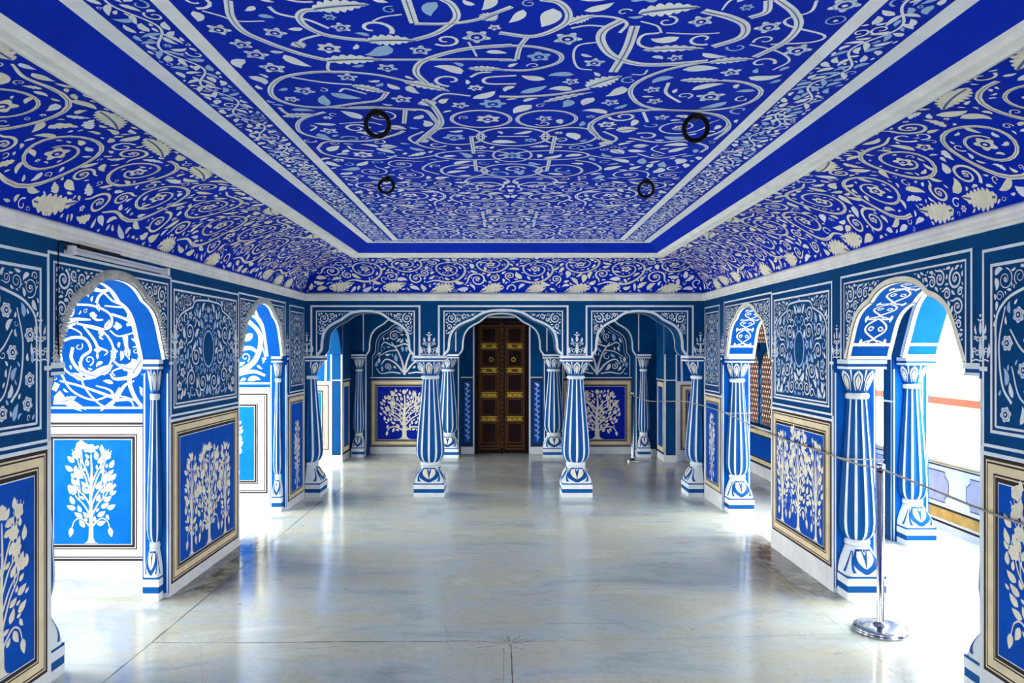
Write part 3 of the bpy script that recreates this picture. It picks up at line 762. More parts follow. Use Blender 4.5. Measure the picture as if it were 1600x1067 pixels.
# ------------------------------------------------------------------ door
def door():
    root = MB(); y = YB+.06
    root.box(D0+.0005, D0+.05, y-.03, y+.05, 0, DZ-.001, 'wood'); root.box(D1-.05, D1-.0005, y-.03, y+.05, 0, DZ-.001, 'wood'); root.box(D0+.05, D1-.05, y-.03, y+.05, DZ-.05, DZ-.001, 'wood')
    d = struct(root.build('door_1'), 'dark carved wooden double door with brass plates')
    cx = (D0+D1)/2; W = cx-D0-.05
    for s in (-1, 1):
        x0, x1 = (cx-W, cx-.032) if s < 0 else (cx+.032, cx+W)
        mb = MB(); mb.box(x0, x1, y, y+.035, .005, DZ-.055, 'wood')
        fx0, fx1 = x0+.02, x1-.015
        for xx in (fx0, fx1-.022): mb.box(xx, xx+.022, y-.014, y, .06, DZ-.10, 'wood_edge')
        rails = [.06, .135, .51, .88, 1.26, 1.635, DZ-.125]
        for z in (rails[0], rails[1]-.03, rails[-1]): mb.box(fx0, fx1, y-.012, y, z, z+.022, 'wood_edge')
        for k in range(6):
            za = ([.13]+rails[2:])[k] if k < 6 else 0
        for k, (za, zb) in enumerate(((.14, .49), (.57, .86), (.94, 1.24), (1.32, 1.62), (1.69, DZ-.13))):
            mb.box(fx0+.035, fx1-.035, y-.006, y, za+.02, zb-.01, 'wood_edge'); mb.box(fx0+.05, fx1-.05, y-.010, y-.006, za+.035, zb-.025, 'wood')
        leaf = mb.build('door_leaf', d)
        for k, z in enumerate((.51, .88, 1.26, 1.635)):
            pb = MB(); ex = .012
            pb.box(fx0+.025, fx1-.025, y-.016, y-.0005, z-.012, z+.068, 'dull_brass')
            n = 3; ww = (fx1-fx0-.07)/n
            for q in range(n):
                a = fx0+.035+q*ww+.004; A_ = [(a, z+.008), (a+ww-.008, z+.008), (a+ww-.008, z+.045), (a, z+.045)]
                o_ = [(px_, y-.018, pz_) for px_, pz_ in A_]; i_ = [(px_+(.010 if t_ in (0, 3) else -.010), y-.036, pz_+(.011 if t_ < 2 else -.011)) for t_, (px_, pz_) in enumerate(A_)]
                pb.add(o_+i_, [(4, 5, 6, 7), (0, 1, 5, 4), (1, 2, 6, 5), (2, 3, 7, 6), (3, 0, 4, 7)], 'brass' if k < 2 or q != 1 else 'dull_brass')
            for q in range(9): 
                a = fx0+.01+(fx1-fx0-.02)*q/8; pb.lathe([(.004, 0), (.004, .008), (0.001, .011)], 'brass', 6, (a, y-.03, z-.001))
            pb.box(fx0+.025, fx1-.025, y-.022, y-.0165, z-.010, z-.001, 'brass'); pb.box(fx0+.025, fx1-.025, y-.022, y-.0165, z+.056, z+.066, 'brass')
            o = pb.build('brass_plate', leaf); o['label'] = 'brass bar across the door leaf'
        rb = MB(); c = (fx0+fx1)/2 + (.035 if s < 0 else -.02)
        t = [(c+.030*math.cos(a), y-.020, 1.455+.030*math.sin(a)) for a in np.linspace(0, 2*PI, 21)[:-1]]; rb.tube(t, .0075, 'brass', 8, True)
        rb.tube([(c, y-.0005, 1.485), (c, y-.028, 1.485)], .012, 'brass', 10)
        for q in range(8): rb.tube([(c+.022*math.cos(q*PI/4), y-.0005, 1.455+.022*math.sin(q*PI/4)), (c+.022*math.cos(q*PI/4), y-.010, 1.455+.022*math.sin(q*PI/4))], .006, 'brass', 6)
        o = rb.build('ring_pull', leaf); o['label'] = 'round brass ring pull'
    mb = MB(); mb.box(cx-.030, cx+.030, y-.02, y+.03, .005, DZ-.056, 'wood')
    mb.box(cx-.034, cx-.026, y-.028, y-.02, .02, DZ-.07, 'wood_edge'); mb.box(cx+.026, cx+.034, y-.028, y-.02, .02, DZ-.07, 'wood_edge')
    R = random.Random(4); z = .08
    while z < DZ-.1:
        mb.lathe([(.004, 0), (.019, .012), (.012, .03), (.020, .045), (.004, .06)], 'wood_edge', 8, (cx+R.uniform(-.004, .004), y-.02, z)); 
        if R.random() < .6: mb.tube([(cx-.022, y-.025, z+.02), (cx-.006, y-.035, z+.04)], .003, 'dull_brass', 6)
        z += .067
    o = mb.build('centre_post', d); o['label'] = 'carved upright strip between the door leaves'
door()

# ------------------------------------------------------------------ cross walls seen through the left openings
def px_mural(px, py, Y): return ((px-VX)*Y/F, H-(py-VY)*Y/F)
def cross_left():
    Y0 = 5.14
    f = lambda u, z, h: (u, Y0-h, z)
    mb = MB(); mb.box(-4.2, XL-WT_L-.001, Y0, Y0+.55, 0, 2.42, 'plaster')
    p = Pat(); x1 = XL-WT_L-.03; x0 = -3.60
    p.fill(-4.1, XL-WT_L-.001, 1.155, 2.40, 'azure_deep', 0)
    p.fill(-4.1, x1+.03, 1.125, 1.155, 'white', 1); p.fill(-4.1, x1-.02, 1.19, 1.205, 'white', 1)
    # arch lines over the mural
    ar = arch_pts(-3.66, x1-.02, 1.52, .60, PROF_SIDE)
    p.ribbon(ar, .022, 'white', lay=1); p.ribbon(offset_curve(ar, -.055), .014, 'white', lay=1)
    p.ribbon([(x1-.02, 1.15), (x1-.02, 1.53)], .022, 'white', lay=1)
    # big free acanthus scrolls, traced from the painted wall
    S = lambda pts: np.array([px_mural(60+a/4.64, 370+b/4.64, Y0) for a, b in pts])
    S2 = lambda pts: np.array([px_mural(a/2.667, 340+b/2.667, Y0) for a, b in pts])
    marks = []
    def st(pts, w0, w1=None, conv=S, peak=False):
        w1 = w0*.35 if w1 is None else w1
        c = smooth_path(conv(pts), 26); w0 *= .80; w1 *= .72; marks.append(c)
        fw = (lambda t: w0*np.sin(PI*np.clip(t, .04, .97))**.7) if peak else (lambda t: w0+(w1-w0)*t)
        p.ribbon(c, fw, 'white', lay=1)
        return c
    st([(240, 490), (400, 500), (520, 560), (530, 640), (480, 670), (400, 650), (280, 630)], .020, .02)
    st([(170, 760), (250, 730), (340, 740), (380, 820), (320, 870), (310, 940), (370, 1000)], .024, .03)
    st([(250, 800), (240, 880), (290, 960), (350, 990)], .03, .03)
    st([(170, 760), (165, 860), (200, 970), (330, 1030), (460, 990), (530, 900), (540, 790), (470, 690), (320, 640)], .018, .02)
    st([(370, 1010), (450, 970), (540, 930)], .055, .02, peak=True)
    st([(330, 650), (400, 740), (430, 800)], .018, .03); st([(430, 800), (500, 830), (480, 860)], .02, .008)
    st([(690, 680), (750, 760), (760, 880), (690, 960), (600, 940), (545, 900)], .045, .018)
    st([(760, 880), (700, 1000), (560, 1030), (520, 990)], .05, .014); st([(530, 560), (640, 600), (690, 650)], .02, .03)
    st([(380, 380), (470, 390), (540, 360), (520, 310)], .03, .014); st([(540, 360), (590, 400), (550, 440)], .022, .008)
    st([(540, 370), (450, 420), (420, 480)], .018, .03); st([(390, 290), (470, 280), (560, 320)], .014, .02)
    st([(480, 500), (600, 510), (680, 500)], .012, .022); st([(640, 520), (700, 560), (690, 620), (640, 640)], .016, .03)
    st([(690, 650), (770, 640), (760, 680), (700, 670)], .018, .010); st([(560, 620), (600, 650), (570, 670)], .02, .01)
    st([(520, 680), (580, 720), (680, 700)], .014, .014); st([(630, 720), (640, 800), (660, 890)], .05, .012)
    st([(800, 890), (810, 970), (750, 1000)], .022, .008); st([(260, 500), (250, 560), (200, 600), (160, 640)], .012, .045)
    st([(170, 640), (260, 600), (380, 600)], .05, .016); st([(380, 550), (420, 600), (470, 600)], .03, .016)
    st([(170, 700), (230, 660), (310, 700), (300, 740)], .014, .014)
    for x, y in ((460, 695), (430, 820), (550, 830), (400, 570), (660, 520), (570, 650)):
        a, b = S([(x, y)])[0]; p.flower(a, b, .026, 4, 'white', dot=None)
    # lower band of the mural
    st([(250, 640), (300, 720), (390, 760), (470, 740), (560, 760), (620, 800)], .02, .012, S2); st([(225, 760), (300, 770), (360, 800)], .075, .01, S2)
    st([(250, 680), (330, 700), (420, 730), (500, 760)], .016, .03, S2); st([(480, 760), (460, 720), (400, 700)], .03, .01, S2); st([(480, 760), (520, 700), (560, 680)], .04, .012, S2)
    st([(480, 760), (540, 760), (560, 790)], .03, .01, S2); st([(480, 760), (440, 790), (420, 805)], .03, .01, S2)
    st([(560, 590), (540, 680), (570, 760), (620, 810)], .045, .03, S2); st([(600, 690), (620, 640), (600, 600)], .014, .02, S2); st([(240, 730), (290, 780), (340, 805)], .06, .01, S2)
    st([(560, 600), (520, 620), (470, 640), (480, 660)], .02, .01, S2); st([(330, 600), (350, 700), (420, 780), (480, 790)], .014, .02, S2); st([(240, 690), (225, 720)], .05, .05, S2)
    for x, y, a_, L_, W_, b_ in ((745, 900, 1.3, .17, .075, .6), (760, 850, -2.0, .16, .07, -.5), (430, 1010, 2.9, .16, .07, -.6), (440, 990, .4, .12, .06, .6), (540, 900, 1.5, .10, .05, .4), (480, 670, 1.0, .09, .05, .5),
                                 (170, 640, .2, .14, .07, .4), (640, 600, .9, .10, .05, .5), (540, 370, 2.7, .12, .05, .4), (430, 480, -1.4, .07, .04, .3), (640, 800, -1.4, .09, .06, 0), (330, 1040, 2.6, .12, .06, .5), (690, 960, 2.9, .13, .06, -.5)):
        q0 = S([(x, y)])[0]; p.leaf(q0[0], q0[1], a_, L_*.9, W_*.85, b_, 'white', serr=5, vein='azure_deep', lay=1)
    for x, y, a_, L_, W_, b_ in ((480, 760, 1.2, .11, .045, .4), (480, 765, -2.6, .10, .04, -.4), (250, 770, .3, .14, .07, .3)):
        q0 = S2([(x, y)])[0]; p.leaf(q0[0], q0[1], a_, L_*.9, W_*.85, b_, 'white', serr=5, vein='azure_deep', lay=1)
    fm = Field(-3.14, x1-.11, 1.23, 2.02, lambda U, V: V < np.interp(U, ar[:, 0], ar[:, 1], left=1.5)-.09, g=.006, seed=18)
    for c_ in marks: fm.mark(c_, .022)
    e2 = Pat(); filler(fm, e2, (.075, .06, .045, .035), ('white',), 160, .010, fr=.08, dot=None, serr=.2)
    for v, f_, mm, l in e2.sh: p.sh.append((v, f_, mm, l+1))
    # left of what the opening shows, the scrolls run on
    fl = Field(-4.05, -3.16, 1.23, 2.05, lambda U, V: V < np.interp(U, ar[:, 0], ar[:, 1], left=1.5)-.08, g=.008, seed=8)
    ex = Pat(); vines(fl, ex, (.16, .10, .07), 'white', .03, 60, gap=.012); filler(fl, ex, (.13, .09), ('white',), 100, .012, fr=.1)
    for v, f_, mm, l in ex.sh: p.sh.append((v, f_, mm, l+1))
    p.stamp(mb, f, .0008)
    w = struct(mb.build('wall_crossing'), 'bright blue cross wall with large white scroll mural seen through the left arch')
    m2 = MB(); d = Pat()
    # frame right edge at px 233 -> X, panel blue 90..205
    xr = (233-VX)*Y0/F; xi = xr-.125
    dado(d, xr-.78, xr, .128, 1.095, [(xr-.40, .69, .32, False)], tan='ivory', blue='azure', seed=31, w=.115); d.stamp(m2, f, .0012)
    o = m2.build('tree_panel', w); o['label'] = 'bright blue panel with one white flowering tree in an ivory frame, beyond the left arch'
    # second cross wall
    Y1 = 7.56; mb = MB(); mb.box(-4.2, XL-WT_L-.001, Y1, Y1+.3, 0, 2.42, 'plaster'); g = lambda u, z, h: (u, Y1-h, z)
    p = Pat(); p.fill(-4.1, XL-WT_L-.001, 1.215, 2.40, 'azure_deep', 0); p.fill(-4.1, x1+.03, 1.18, 1.215, 'white', 1); p.fill(-4.1, x1-.02, 1.25, 1.27, 'white', 1)
    ar = arch_pts(-3.45, x1-.02, 1.52, .60, PROF_SIDE); p.ribbon(ar, .026, 'white', lay=1); p.ribbon(offset_curve(ar, -.06), .014, 'white', lay=1); p.ribbon([(x1-.02, 1.2), (x1-.02, 1.53)], .026, 'white', lay=1)
    fl = Field(-3.5, x1-.06, 1.28, 2.05, lambda U, V: V < np.interp(U, ar[:, 0], ar[:, 1])-.09, g=.008, seed=9)
    ex = Pat()
    for pts, w in (([(-2.75, 1.35), (-2.55, 1.5), (-2.5, 1.75), (-2.65, 1.9), (-2.8, 1.85)], .06), ([(-2.9, 1.30), (-2.6, 1.38), (-2.45, 1.34)], .05), ([(-2.75, 1.6), (-2.6, 1.62), (-2.5, 1.55)], .05)):
        s = smooth_path(pts, 24); ex.ribbon(s, lambda t: w*(1-.5*t), 'white'); fl.mark(s, w*.5+.01)
    vines(fl, ex, (.13, .09, .06), 'white', .028, 60, gap=.01); filler(fl, ex, (.14, .1, .07), ('white',), 140, .01, fr=.1)
    for v, f_, mm, l in ex.sh: p.sh.append((v, f_, mm, l+1))
    p.stamp(mb, g, .0008); w = struct(mb.build('wall_crossing'), 'bright blue cross wall with white scrolls seen through the far left arch')
    m2 = MB(); d = Pat(); xr = (418-VX)*Y1/F
    dado(d, xr-1.0, xr, .13, 1.155, [(xr-.46, .70, .42, False)], tan='ivory', blue='azure', seed=32, w=.13); d.stamp(m2, g, .0012)
    o = m2.build('tree_panel', w); o['label'] = 'bright blue panel with white tree beyond the farther left arch'
    # cross walls beside the vestibule, plain blue with pale lines
    for s, xa, xb, lab in ((-1, -4.2, VLX-WT_L-.001, 'left'), (1, VRX+WT_R-.1+.001, 3.25, 'right')):
        Y2 = 10.62; mb = MB(); mb.box(xa, xb, Y2, Y2+.3, 0, 2.42, 'plaster'); g = lambda u, z, h: (u, Y2-h, z); p = Pat()
        p.fill(xa, xb, 1.15, 2.40, 'azure_deep', 0); a0, a1 = (xb-.55, xb-.06) if s < 0 else (xa+.06, xa+.62)
        p.ribbon([(xa, 1.14), (xb, 1.14)], .022, 'white', lay=1)
        e = xb if s < 0 else xa
        c1 = smooth_path([(e-s*(-.0)+s*.10, 1.15), (e+s*.10, 1.6), (e+s*.18, 1.85), (e+s*.40, 2.1)], 16); p.ribbon(c1, .030, 'white', lay=1)
        c2 = smooth_path([(e+s*.30, 1.15), (e+s*.31, 1.7), (e+s*.22, 1.9), (e+s*.16, 2.05)], 16); p.ribbon(c2, .022, 'white', lay=1)
        p.ribbon([(e+s*.02, 0), (e+s*.02, 2.3)], .022, 'white', lay=1); p.stamp(mb, g, .0008)
        w = struct(mb.build('wall_crossing'), 'plain blue cross wall with pale arch lines beyond the %s bay' % lab)
        m2 = MB(); d = Pat(); u0, u1 = (e+s*.08, e+s*.85) if s > 0 else (e-.85, e-.05); dado(d, u0, u1, .16, 1.10, [], seed=33, w=.10, blue=('azure' if s < 0 else 'far_panel_blue')); d.stamp(m2, g, .0012)  # lit left panel gets a brighter blue, dimmer right one a darker blue
        m2.build('plain_panel', w)['label'] = 'plain blue panel in a cream frame'
cross_left()

def light_block_left():  # unseen arched wall added to reduce daylight on the left cross wall
    m = MB(); arched_wall(m, lambda u, z, h: (-3.75+h, u, z), -.6, 5.13, 0, 2.43, .3, [(.6, 2.2, .7, 2.1, ZS, .6, PROF_SIDE), (2.7, 4.6, 2.8, 4.5, ZS, .6, PROF_SIDE)], m='azure_deep')
    struct(m.build('wall_light_block_left'))
light_block_left()
# ------------------------------------------------------------------ right corridor, outer wall, terrace
OX = 3.25
def fO(u, z, h): return (OX-h, u, z)
def outer_wall():
    mb = MB(); J0, J1 = 7.9, 10.45
    ops = [(1.0, 3.0, 1.1, 2.9, ZS, .6, PROF_SIDE), (3.9, 6.15, 4.05, 6.0, ZS, .72, PROF_SIDE), (6.30, 7.45, 6.38, 7.37, ZS, .6, PROF_SIDE), (J0, J1, J0, J1, 1.66, .40, PROF_SIDE)]
    arched_wall(mb, fO, -.6, YB, 0, 2.7, .30, ops, soff='azure_deep')
    mb.box(OX+.001, OX+.299, J0, J1, 0, .60, 'wall_blue')
    p = Pat()
    p.fill(7.47, YB, 0, .14, 'plaster', 0)
    for a0, a1, z0, z1 in ((7.50, 10.9, .15, .60),):
        p.fill(a0, a1, z0, z1, 'black_line', 1); p.fill(a0+.02, a1-.02, z0+.02, z1-.02, 'tan', 2); p.fill(a0+.07, a1-.07, z0+.07, z1-.07, 'black_line', 3); p.fill(a0+.085, a1-.085, z0+.085, z1-.085, 'panel_blue', 4)
    p.fill(7.5, J1, .60, .625, 'white', 3)
    ar = arch_pts(4.05, 6.0, ZS, .72, PROF_SIDE); p.ribbon(offset_curve(ar, .02), .030, 'white', lay=1)
    ar2 = arch_pts(6.38, 7.37, ZS, .6, PROF_SIDE); p.ribbon(offset_curve(ar2, .02), .022, 'white', lay=1)
    p.ribbon([(6.17, 0), (6.17, ZS)], .012, lay=1); p.ribbon([(6.15, 1.17), (6.30, 1.17)], .016, lay=1); p.rect(6.18, 6.28, .12, 1.15, .012, 'black_line', 2)
    p.stamp(mb, fO)
    # soffit and jamb of the arch on to the terrace
    th = .30; cum = np.concatenate([[0], np.cumsum(np.linalg.norm(np.diff(ar, axis=0), axis=1))]); gg = np.gradient(ar, axis=0); gg /= np.linalg.norm(gg, axis=1)[:, None]
    sp = Pat()
    for u0_ in (.018, th-.018): sp.ribbon([(u0_, s) for s in np.linspace(.001, cum[-1]-.001, 60)], .034, 'white')
    for s0, sg in ((.003, 1), (cum[-1]-.003, -1)):
        for q in (0, .10): sp.poly([(0, s0+sg*q), (th, s0+sg*q), (th, s0+sg*(q+.024)), (0, s0+sg*(q+.024))], 'white', 1)
    sp.stamp(mb, lambda u, s, h: fO(np.interp(s, cum, ar[:, 0])+np.interp(s, cum, gg[:, 1])*(h+.0006), np.interp(s, cum, ar[:, 1])-np.interp(s, cum, gg[:, 0])*(h+.0006), -u), .0008)
    jp = Pat(); [jp.ribbon([(u_, 0), (u_, ZS-.1)], .010, 'white') for u_ in (.012, th-.05, th-.012)]; jp.stamp(mb, lambda u, z, h: fO(6.15-h, z, -u), .0008)
    struct(mb.build('wall_outer'))
    # pierced stone screen
    wb = MB(); X0, X1 = OX+.10, OX+.110; arj = arch_pts(J0, J1, 1.66, .40, PROF_SIDE)
    bars = MB()
    for y_, w_ in ((J0+.02, .04), (8.72, .05), (9.62, .05), (J1-.02, .04)): bars.box(X0-.012, X1+.012, y_-w_/2, y_+w_/2, .60, 1.70 if abs(y_-J0-.02) > .1 and abs(y_-J1+.02) > .1 else 1.64, 'wall_blue')
    bars.box(X0-.012, X1+.012, J0, J1, 1.60, 1.70, 'wall_blue'); bars.box(X0-.012, X1+.012, J0, J1, .60, .64, 'wall_blue')
    root = bars.build('window_1'); struct(root, 'pierced brown stone lattice window')
    def lattice(y0, y1, zf0, zf1, step, w):
        m = MB(); 
        def bar(p, q):
            d = np.array(q)-np.array(p); L = np.linalg.norm(d)
            if L < .01: return
            n = np.array([-d[1], d[0]])/L*w/2
            c = [np.array(p)-n, np.array(q)-n, np.array(q)+n, np.array(p)+n]
            v = [(X0, a, b) for a, b in c]+[(X1, a, b) for a, b in c]; m.add(v, [(0, 1, 2, 3), (4, 7, 6, 5), (0, 4, 5, 1), (1, 5, 6, 2), (2, 6, 7, 3), (3, 7, 4, 0)], 'jali_stone')
        for sg in (1, -1):
            k0 = int((y0-3)/step); 
            for k in range(k0, int((y1+3)/step)):
                # line y = k*step + sg*(z-zf0)*0.6 clipped
                pts = []
                for i in range(61):
                    z = zf0+(1.65*1.3)*i/60*1.0
                    y = k*step+sg*(z-zf0)*.58
                    top = zf1(y) if callable(zf1) else zf1
                    if y0 <= y <= y1 and z <= top: pts.append((y, z))
                if len(pts) > 1: bar(pts[0], pts[-1])
        z = zf0+step*.43
        while z < 2.1 and False:
            ys = [y for y in np.linspace(y0, y1, 80) if z <= (zf1(y) if callable(zf1) else zf1)]
            if len(ys) > 1: bar((ys[0], z), (ys[-1], z))
            z += step*.86
        return m
    for a, b in ((J0+.04, 8.695), (8.745, 9.595), (9.645, J1-.04)):
        cm = MB(); q_ = [(t_, 1.36+.24*math.sqrt(max(0, 1-((t_-(a+b)/2)/((b-a)/2))**2))) for t_ in np.linspace(a, b, 17)]
        for (ya, za), (yb_, zb_) in zip(q_[:-1], q_[1:]): [cm.poly([(X_, ya, za), (X_, yb_, zb_), (X_, yb_, 1.61), (X_, ya, 1.61)], 'wall_blue') for X_ in (X0-.008, X1+.008)]
        cm.build('arch_head', root)
        lattice(a, b, .64, 1.60, .072, .034).build('lattice_panel', root)
    lattice(J0+.02, J1-.02, 1.70, lambda y: float(np.interp(y, arj[:, 0], arj[:, 1]))-.01, .072, .034).build('lattice_panel', root)
outer_wall()

def terrace():
    mb = MB(); mb.box(3.90, 4.05, -3, 16, -.02, .62, 'outside_white')
    f = lambda u, z, h: (3.90-h, u, z); p = Pat()
    p.fill(-3, 16, .06, .08, 'black_line', 0); p.fill(-3, 16, .10, .19, 'ochre', 0); p.fill(-3, 16, .19, .21, 'black_line', 1)
    p.fill(-3, 16, .585, .60, 'ochre', 1); p.fill(-3, 16, .565, .578, 'black_line', 1)
    for k in range(12):
        u0 = -2.9+1.55*k; u1 = u0+1.4
        pts = [(u0+.10, .25), (u1-.10, .25), (u1-.10, .29), (u1-.05, .33), (u1-.05, .44), (u1-.10, .48), (u1-.10, .52), (u0+.10, .52), (u0+.10, .48), (u0+.05, .44), (u0+.05, .33), (u0+.10, .29)]
        p.poly(pts, 'lilac', 1); p.ribbon(pts, .008, 'black_line', lay=2, closed=True)
    p.stamp(mb, f)
    struct(mb.build('wall_terrace'), 'low white terrace parapet with lilac panels and ochre band')
    g = MB(); g.box(6.0, 6.25, -3, 24, -.02, .86, 'outside_white'); g.box(5.97, 6.28, -3, 24, .86, .955, 'terracotta')
    struct(g.build('wall_terrace_far'), 'far white wall with a terracotta coping')
    g = MB(); g.box(-4.3, -4.15, -3, 12, -.02, .5, 'outside_white'); struct(g.build('wall_terrace_left'))
    g = MB(); g.box(-14, XL-2.6, -14, 26, -.06, -.02, 'outside_white'); g.box(4.06, 16, -14, 26, -.06, -.021, 'outside_white'); struct(g.build('ground'))
terrace()

# ------------------------------------------------------------------ floor
def floor():
    mb = MB(); xs = np.linspace(-4.6, 4.2, 12); ys = np.linspace(-3, 12, 16)
    mb.poly([(-4.77, -3, 0), (4.06, -3, 0), (4.06, 12, 0), (-4.77, 12, 0)], 'marble_floor')
    mb.box(-4.77, 4.06, -3, 12, -.06, -.02, 'plaster')
    p = Pat(); R = random.Random(7)
    def crack(a, b, w, jit, m='joint', n=60, lay=0):
        a = np.array(a, float); b = np.array(b, float); t = np.linspace(0, 1, n)[:, None]; d = b-a; nn = np.array([-d[1], d[0]])/np.linalg.norm(d)
        off = np.cumsum([R.uniform(-1, 1) for _ in range(n)]); off = (off-np.linspace(0, off[-1], n))*jit
        wv = np.array([w*R.uniform(.4, 1.3) for _ in range(n)])
        p.ribbon(a+d*t+nn*off[:, None], lambda q: wv, m, lay=lay)
    crack((-1.93, 1.0), (-1.93, 7.9), .010, .0012); crack((-1.88, 8.0), (-1.88, 11.2), .010, .0012)
    crack((1.93, 1.0), (1.95, 7.9), .004, .0010, 'joint_soft'); crack((-1.93, 4.03), (-.2, 4.05), .010, .002); crack((-.2, 4.05), (.1, 4.02), .006, .004)
    crack((.1, 4.04), (1.93, 4.15), .006, .0015, 'joint_soft'); crack((.045, 1.0), (.04, 4.0), .008, .0012); crack((-.005, 1.0), (0.0, 3.95), .006, .001, 'joint_soft'); 
    crack((-1.9, 6.02), (1.9, 6.1), .004, .0015, 'joint_soft'); crack((-.9, 8.3), (-.9, 11.2), .006, .001, 'joint_soft')
    for k in range(46):
        x, y = R.uniform(-1.9, 1.9), R.uniform(2.4, 10.8); a = R.uniform(-.5, .5)+(PI/2 if R.random() < .2 else 0); L = R.uniform(.05, .5)
        crack((x, y), (x+L*math.cos(a), y+L*math.sin(a)), R.uniform(.002, .005), .006, R.choice(('joint_soft', 'joint_soft', 'joint')), 18)
    for k in range(10):   # crazing round the central joint
        a = R.uniform(0, 2*PI); crack((.02+.03*math.cos(a), 4.02+.02*math.sin(a)), (.02+R.uniform(.1, .3)*math.cos(a), 4.02+.10*math.sin(a)), .005, .006, 'joint', 14)
    for k in range(14):
        x, y = R.uniform(-2, 1.7), R.uniform(3.6, 7.4); p.leaf(x, y, R.uniform(-.5, .5), R.uniform(.02, .05), .012, .4, 'joint')
    p.stamp(mb, lambda u, v, h: (u, v, h), .0002, 6e-6)
    struct(mb.build('floor'))
floor()

# ------------------------------------------------------------------ ceiling: cornice, cove, coffer
ZC0, ZC1 = 2.205, 2.55
CL, CR, CYb = -1.52, 1.60, 7.38     # inner edge where the cove meets the upper moulding
def coveL(t): return (XL+(CL-XL)*(1-math.cos(t*PI/2)), ZC0+(ZC1-ZC0)*math.sin(t*PI/2))
YN = -.6
def ceiling():
    mb = MB(); n = 22
    def xl(t): return XL+(CL-XL)*(1-math.cos(t*PI/2))
    def xr(t): return XR+(CR-XR)*(1-math.cos(t*PI/2))
    def yb(t): return YA+(CYb-YA)*(1-math.cos(t*PI/2))
    def zz(t): return ZC0+(ZC1-ZC0)*math.sin(t*PI/2)
    def nrm(t, run): # inward normal components (horizontal toward room, vertical down)
        dx = run*math.sin(t*PI/2); dz = (ZC1-ZC0)*math.cos(t*PI/2); L = math.hypot(dx, dz); return dz/L, -dx/L
    for k in range(n):
        a, b = k/n, (k+1)/n
        mb.poly([(xl(a), YN, zz(a)), (xl(a), yb(a), zz(a)), (xl(b), yb(b), zz(b)), (xl(b), YN, zz(b))], 'ceiling_blue', True)
        mb.poly([(xr(a), YN, zz(a)), (xr(a), yb(a), zz(a)), (xr(b), yb(b), zz(b)), (xr(b), YN, zz(b))], 'ceiling_blue', True)
        mb.poly([(xl(a), yb(a), zz(a)), (xr(a), yb(a), zz(a)), (xr(b), yb(b), zz(b)), (xl(b), yb(b), zz(b))], 'ceiling_blue', True)
    # arc-length parameter
    tt = np.linspace(0, 1, 60); 
    def arc(run):
        x = run*(1-np.cos(tt*PI/2)); z = (ZC1-ZC0)*np.sin(tt*PI/2); return np.concatenate([[0], np.cumsum(np.hypot(np.diff(x), np.diff(z)))])
    aL, aR, aB = arc(abs(CL-XL)), arc(abs(XR-CR)), arc(YA-CYb)
    def fcL(y, s, h):
        t = float(np.interp(s, aL, tt)); q = nrm(t, abs(CL-XL)); return (xl(t)+q[0]*h, y, zz(t)+q[1]*h)
    def fcR(y, s, h):
        t = float(np.interp(s, aR, tt)); q = nrm(t, abs(XR-CR)); return (xr(t)-q[0]*h, y, zz(t)+q[1]*h)
    def fcB(x, s, h):
        t = float(np.interp(s, aB, tt)); q = nrm(t, YA-CYb); return (x, yb(t)-q[0]*h, zz(t)+q[1]*h)
    # cove ornament
    def cove_pat(u0, u1, S, arcs, end, seed, both=False):
        p = Pat()
        def mask(U, V):
            T = np.interp(V, arcs, tt); lim = end(T)
            ok = (U < lim[1]-.02) & (V > .025) & (V < S-.03) & (U > lim[0]+.02)
            return ok
        f = Field(u0, u1, 0, S, mask, g=.007, seed=seed); R = f.rng
        # alternate big scrolls with acanthus leaves along top and foot
        u = u0+.2; k = 0
        while u < u1-.1:
            r = S*R.uniform(.25, .30); cv = S*(.44 if k % 2 else .58)
            a = smooth_path([(u-r*1.2, cv-(r if k % 2 else -r)*.9), (u-r*.4, cv-(r*1.05 if k % 2 else -r*1.05)), (u+r*.3, cv-(r*.9 if k % 2 else -r*.9))], 12)
            put_spiral(f, p, u, cv, r, (1 if k % 2 else -1), (-PI*.6 if k % 2 else PI*.6), .024, 'cream', 1.75, force=f.free(np.array([(u, cv)])), dot='ceiling_blue', line='grey_line', gap=.007)
            for v_, sg in ((S*.10, 1), (S*.90, -1)):
                uu = u+r*R.uniform(-.2, .9); L = R.uniform(.22, .32); aa = (0.12 if sg > 0 else -.12)+ (PI if R.random() < .5 else 0)
                lp = leaf_pts(uu, v_, aa, L, .055)
                if f.free(lp): p.leaf(uu, v_, aa, L, .12, .5*sg, 'cream', serr=8, vein='grey_line'); f.mark(lp, .012)
            u += r*2.02+.03; k += 1
        vines(f, p, (.10, .075, .055), 'cream', .022, 200, dot='ceiling_blue', gap=.006)
        filler(f, p, (.12, .09, .065, .045, .03), ('cream', 'cream', 'ceiling_white'), 900, .005, fr=.16, dot='ceiling_blue', serr=.25)
        return p
    SL, SR, SB = aL[-1], aR[-1], aB[-1]
    cove_pat(1.6, YA, SL, aL, lambda T: (np.full_like(T, YN), YA+(CYb-YA)*(1-np.cos(T*PI/2))), 101).stamp(mb, fcL, .0015)
    cove_pat(1.6, YA, SR, aR, lambda T: (np.full_like(T, YN), YA+(CYb-YA)*(1-np.cos(T*PI/2))), 102).stamp(mb, fcR, .0015)
    cove_pat(XL, XR, SB, aB, lambda T: (XL+(CL-XL)*(1-np.cos(T*PI/2)), XR+(CR-XR)*(1-np.cos(T*PI/2))), 103).stamp(mb, fcB, .0015)
    # coffer: sloping blue band up to the flat field
    Z2 = 2.62; BL, BR, BY = -1.295, 1.385, 6.98; ml, mr, my = CL+.09, CR-.09, 7.20
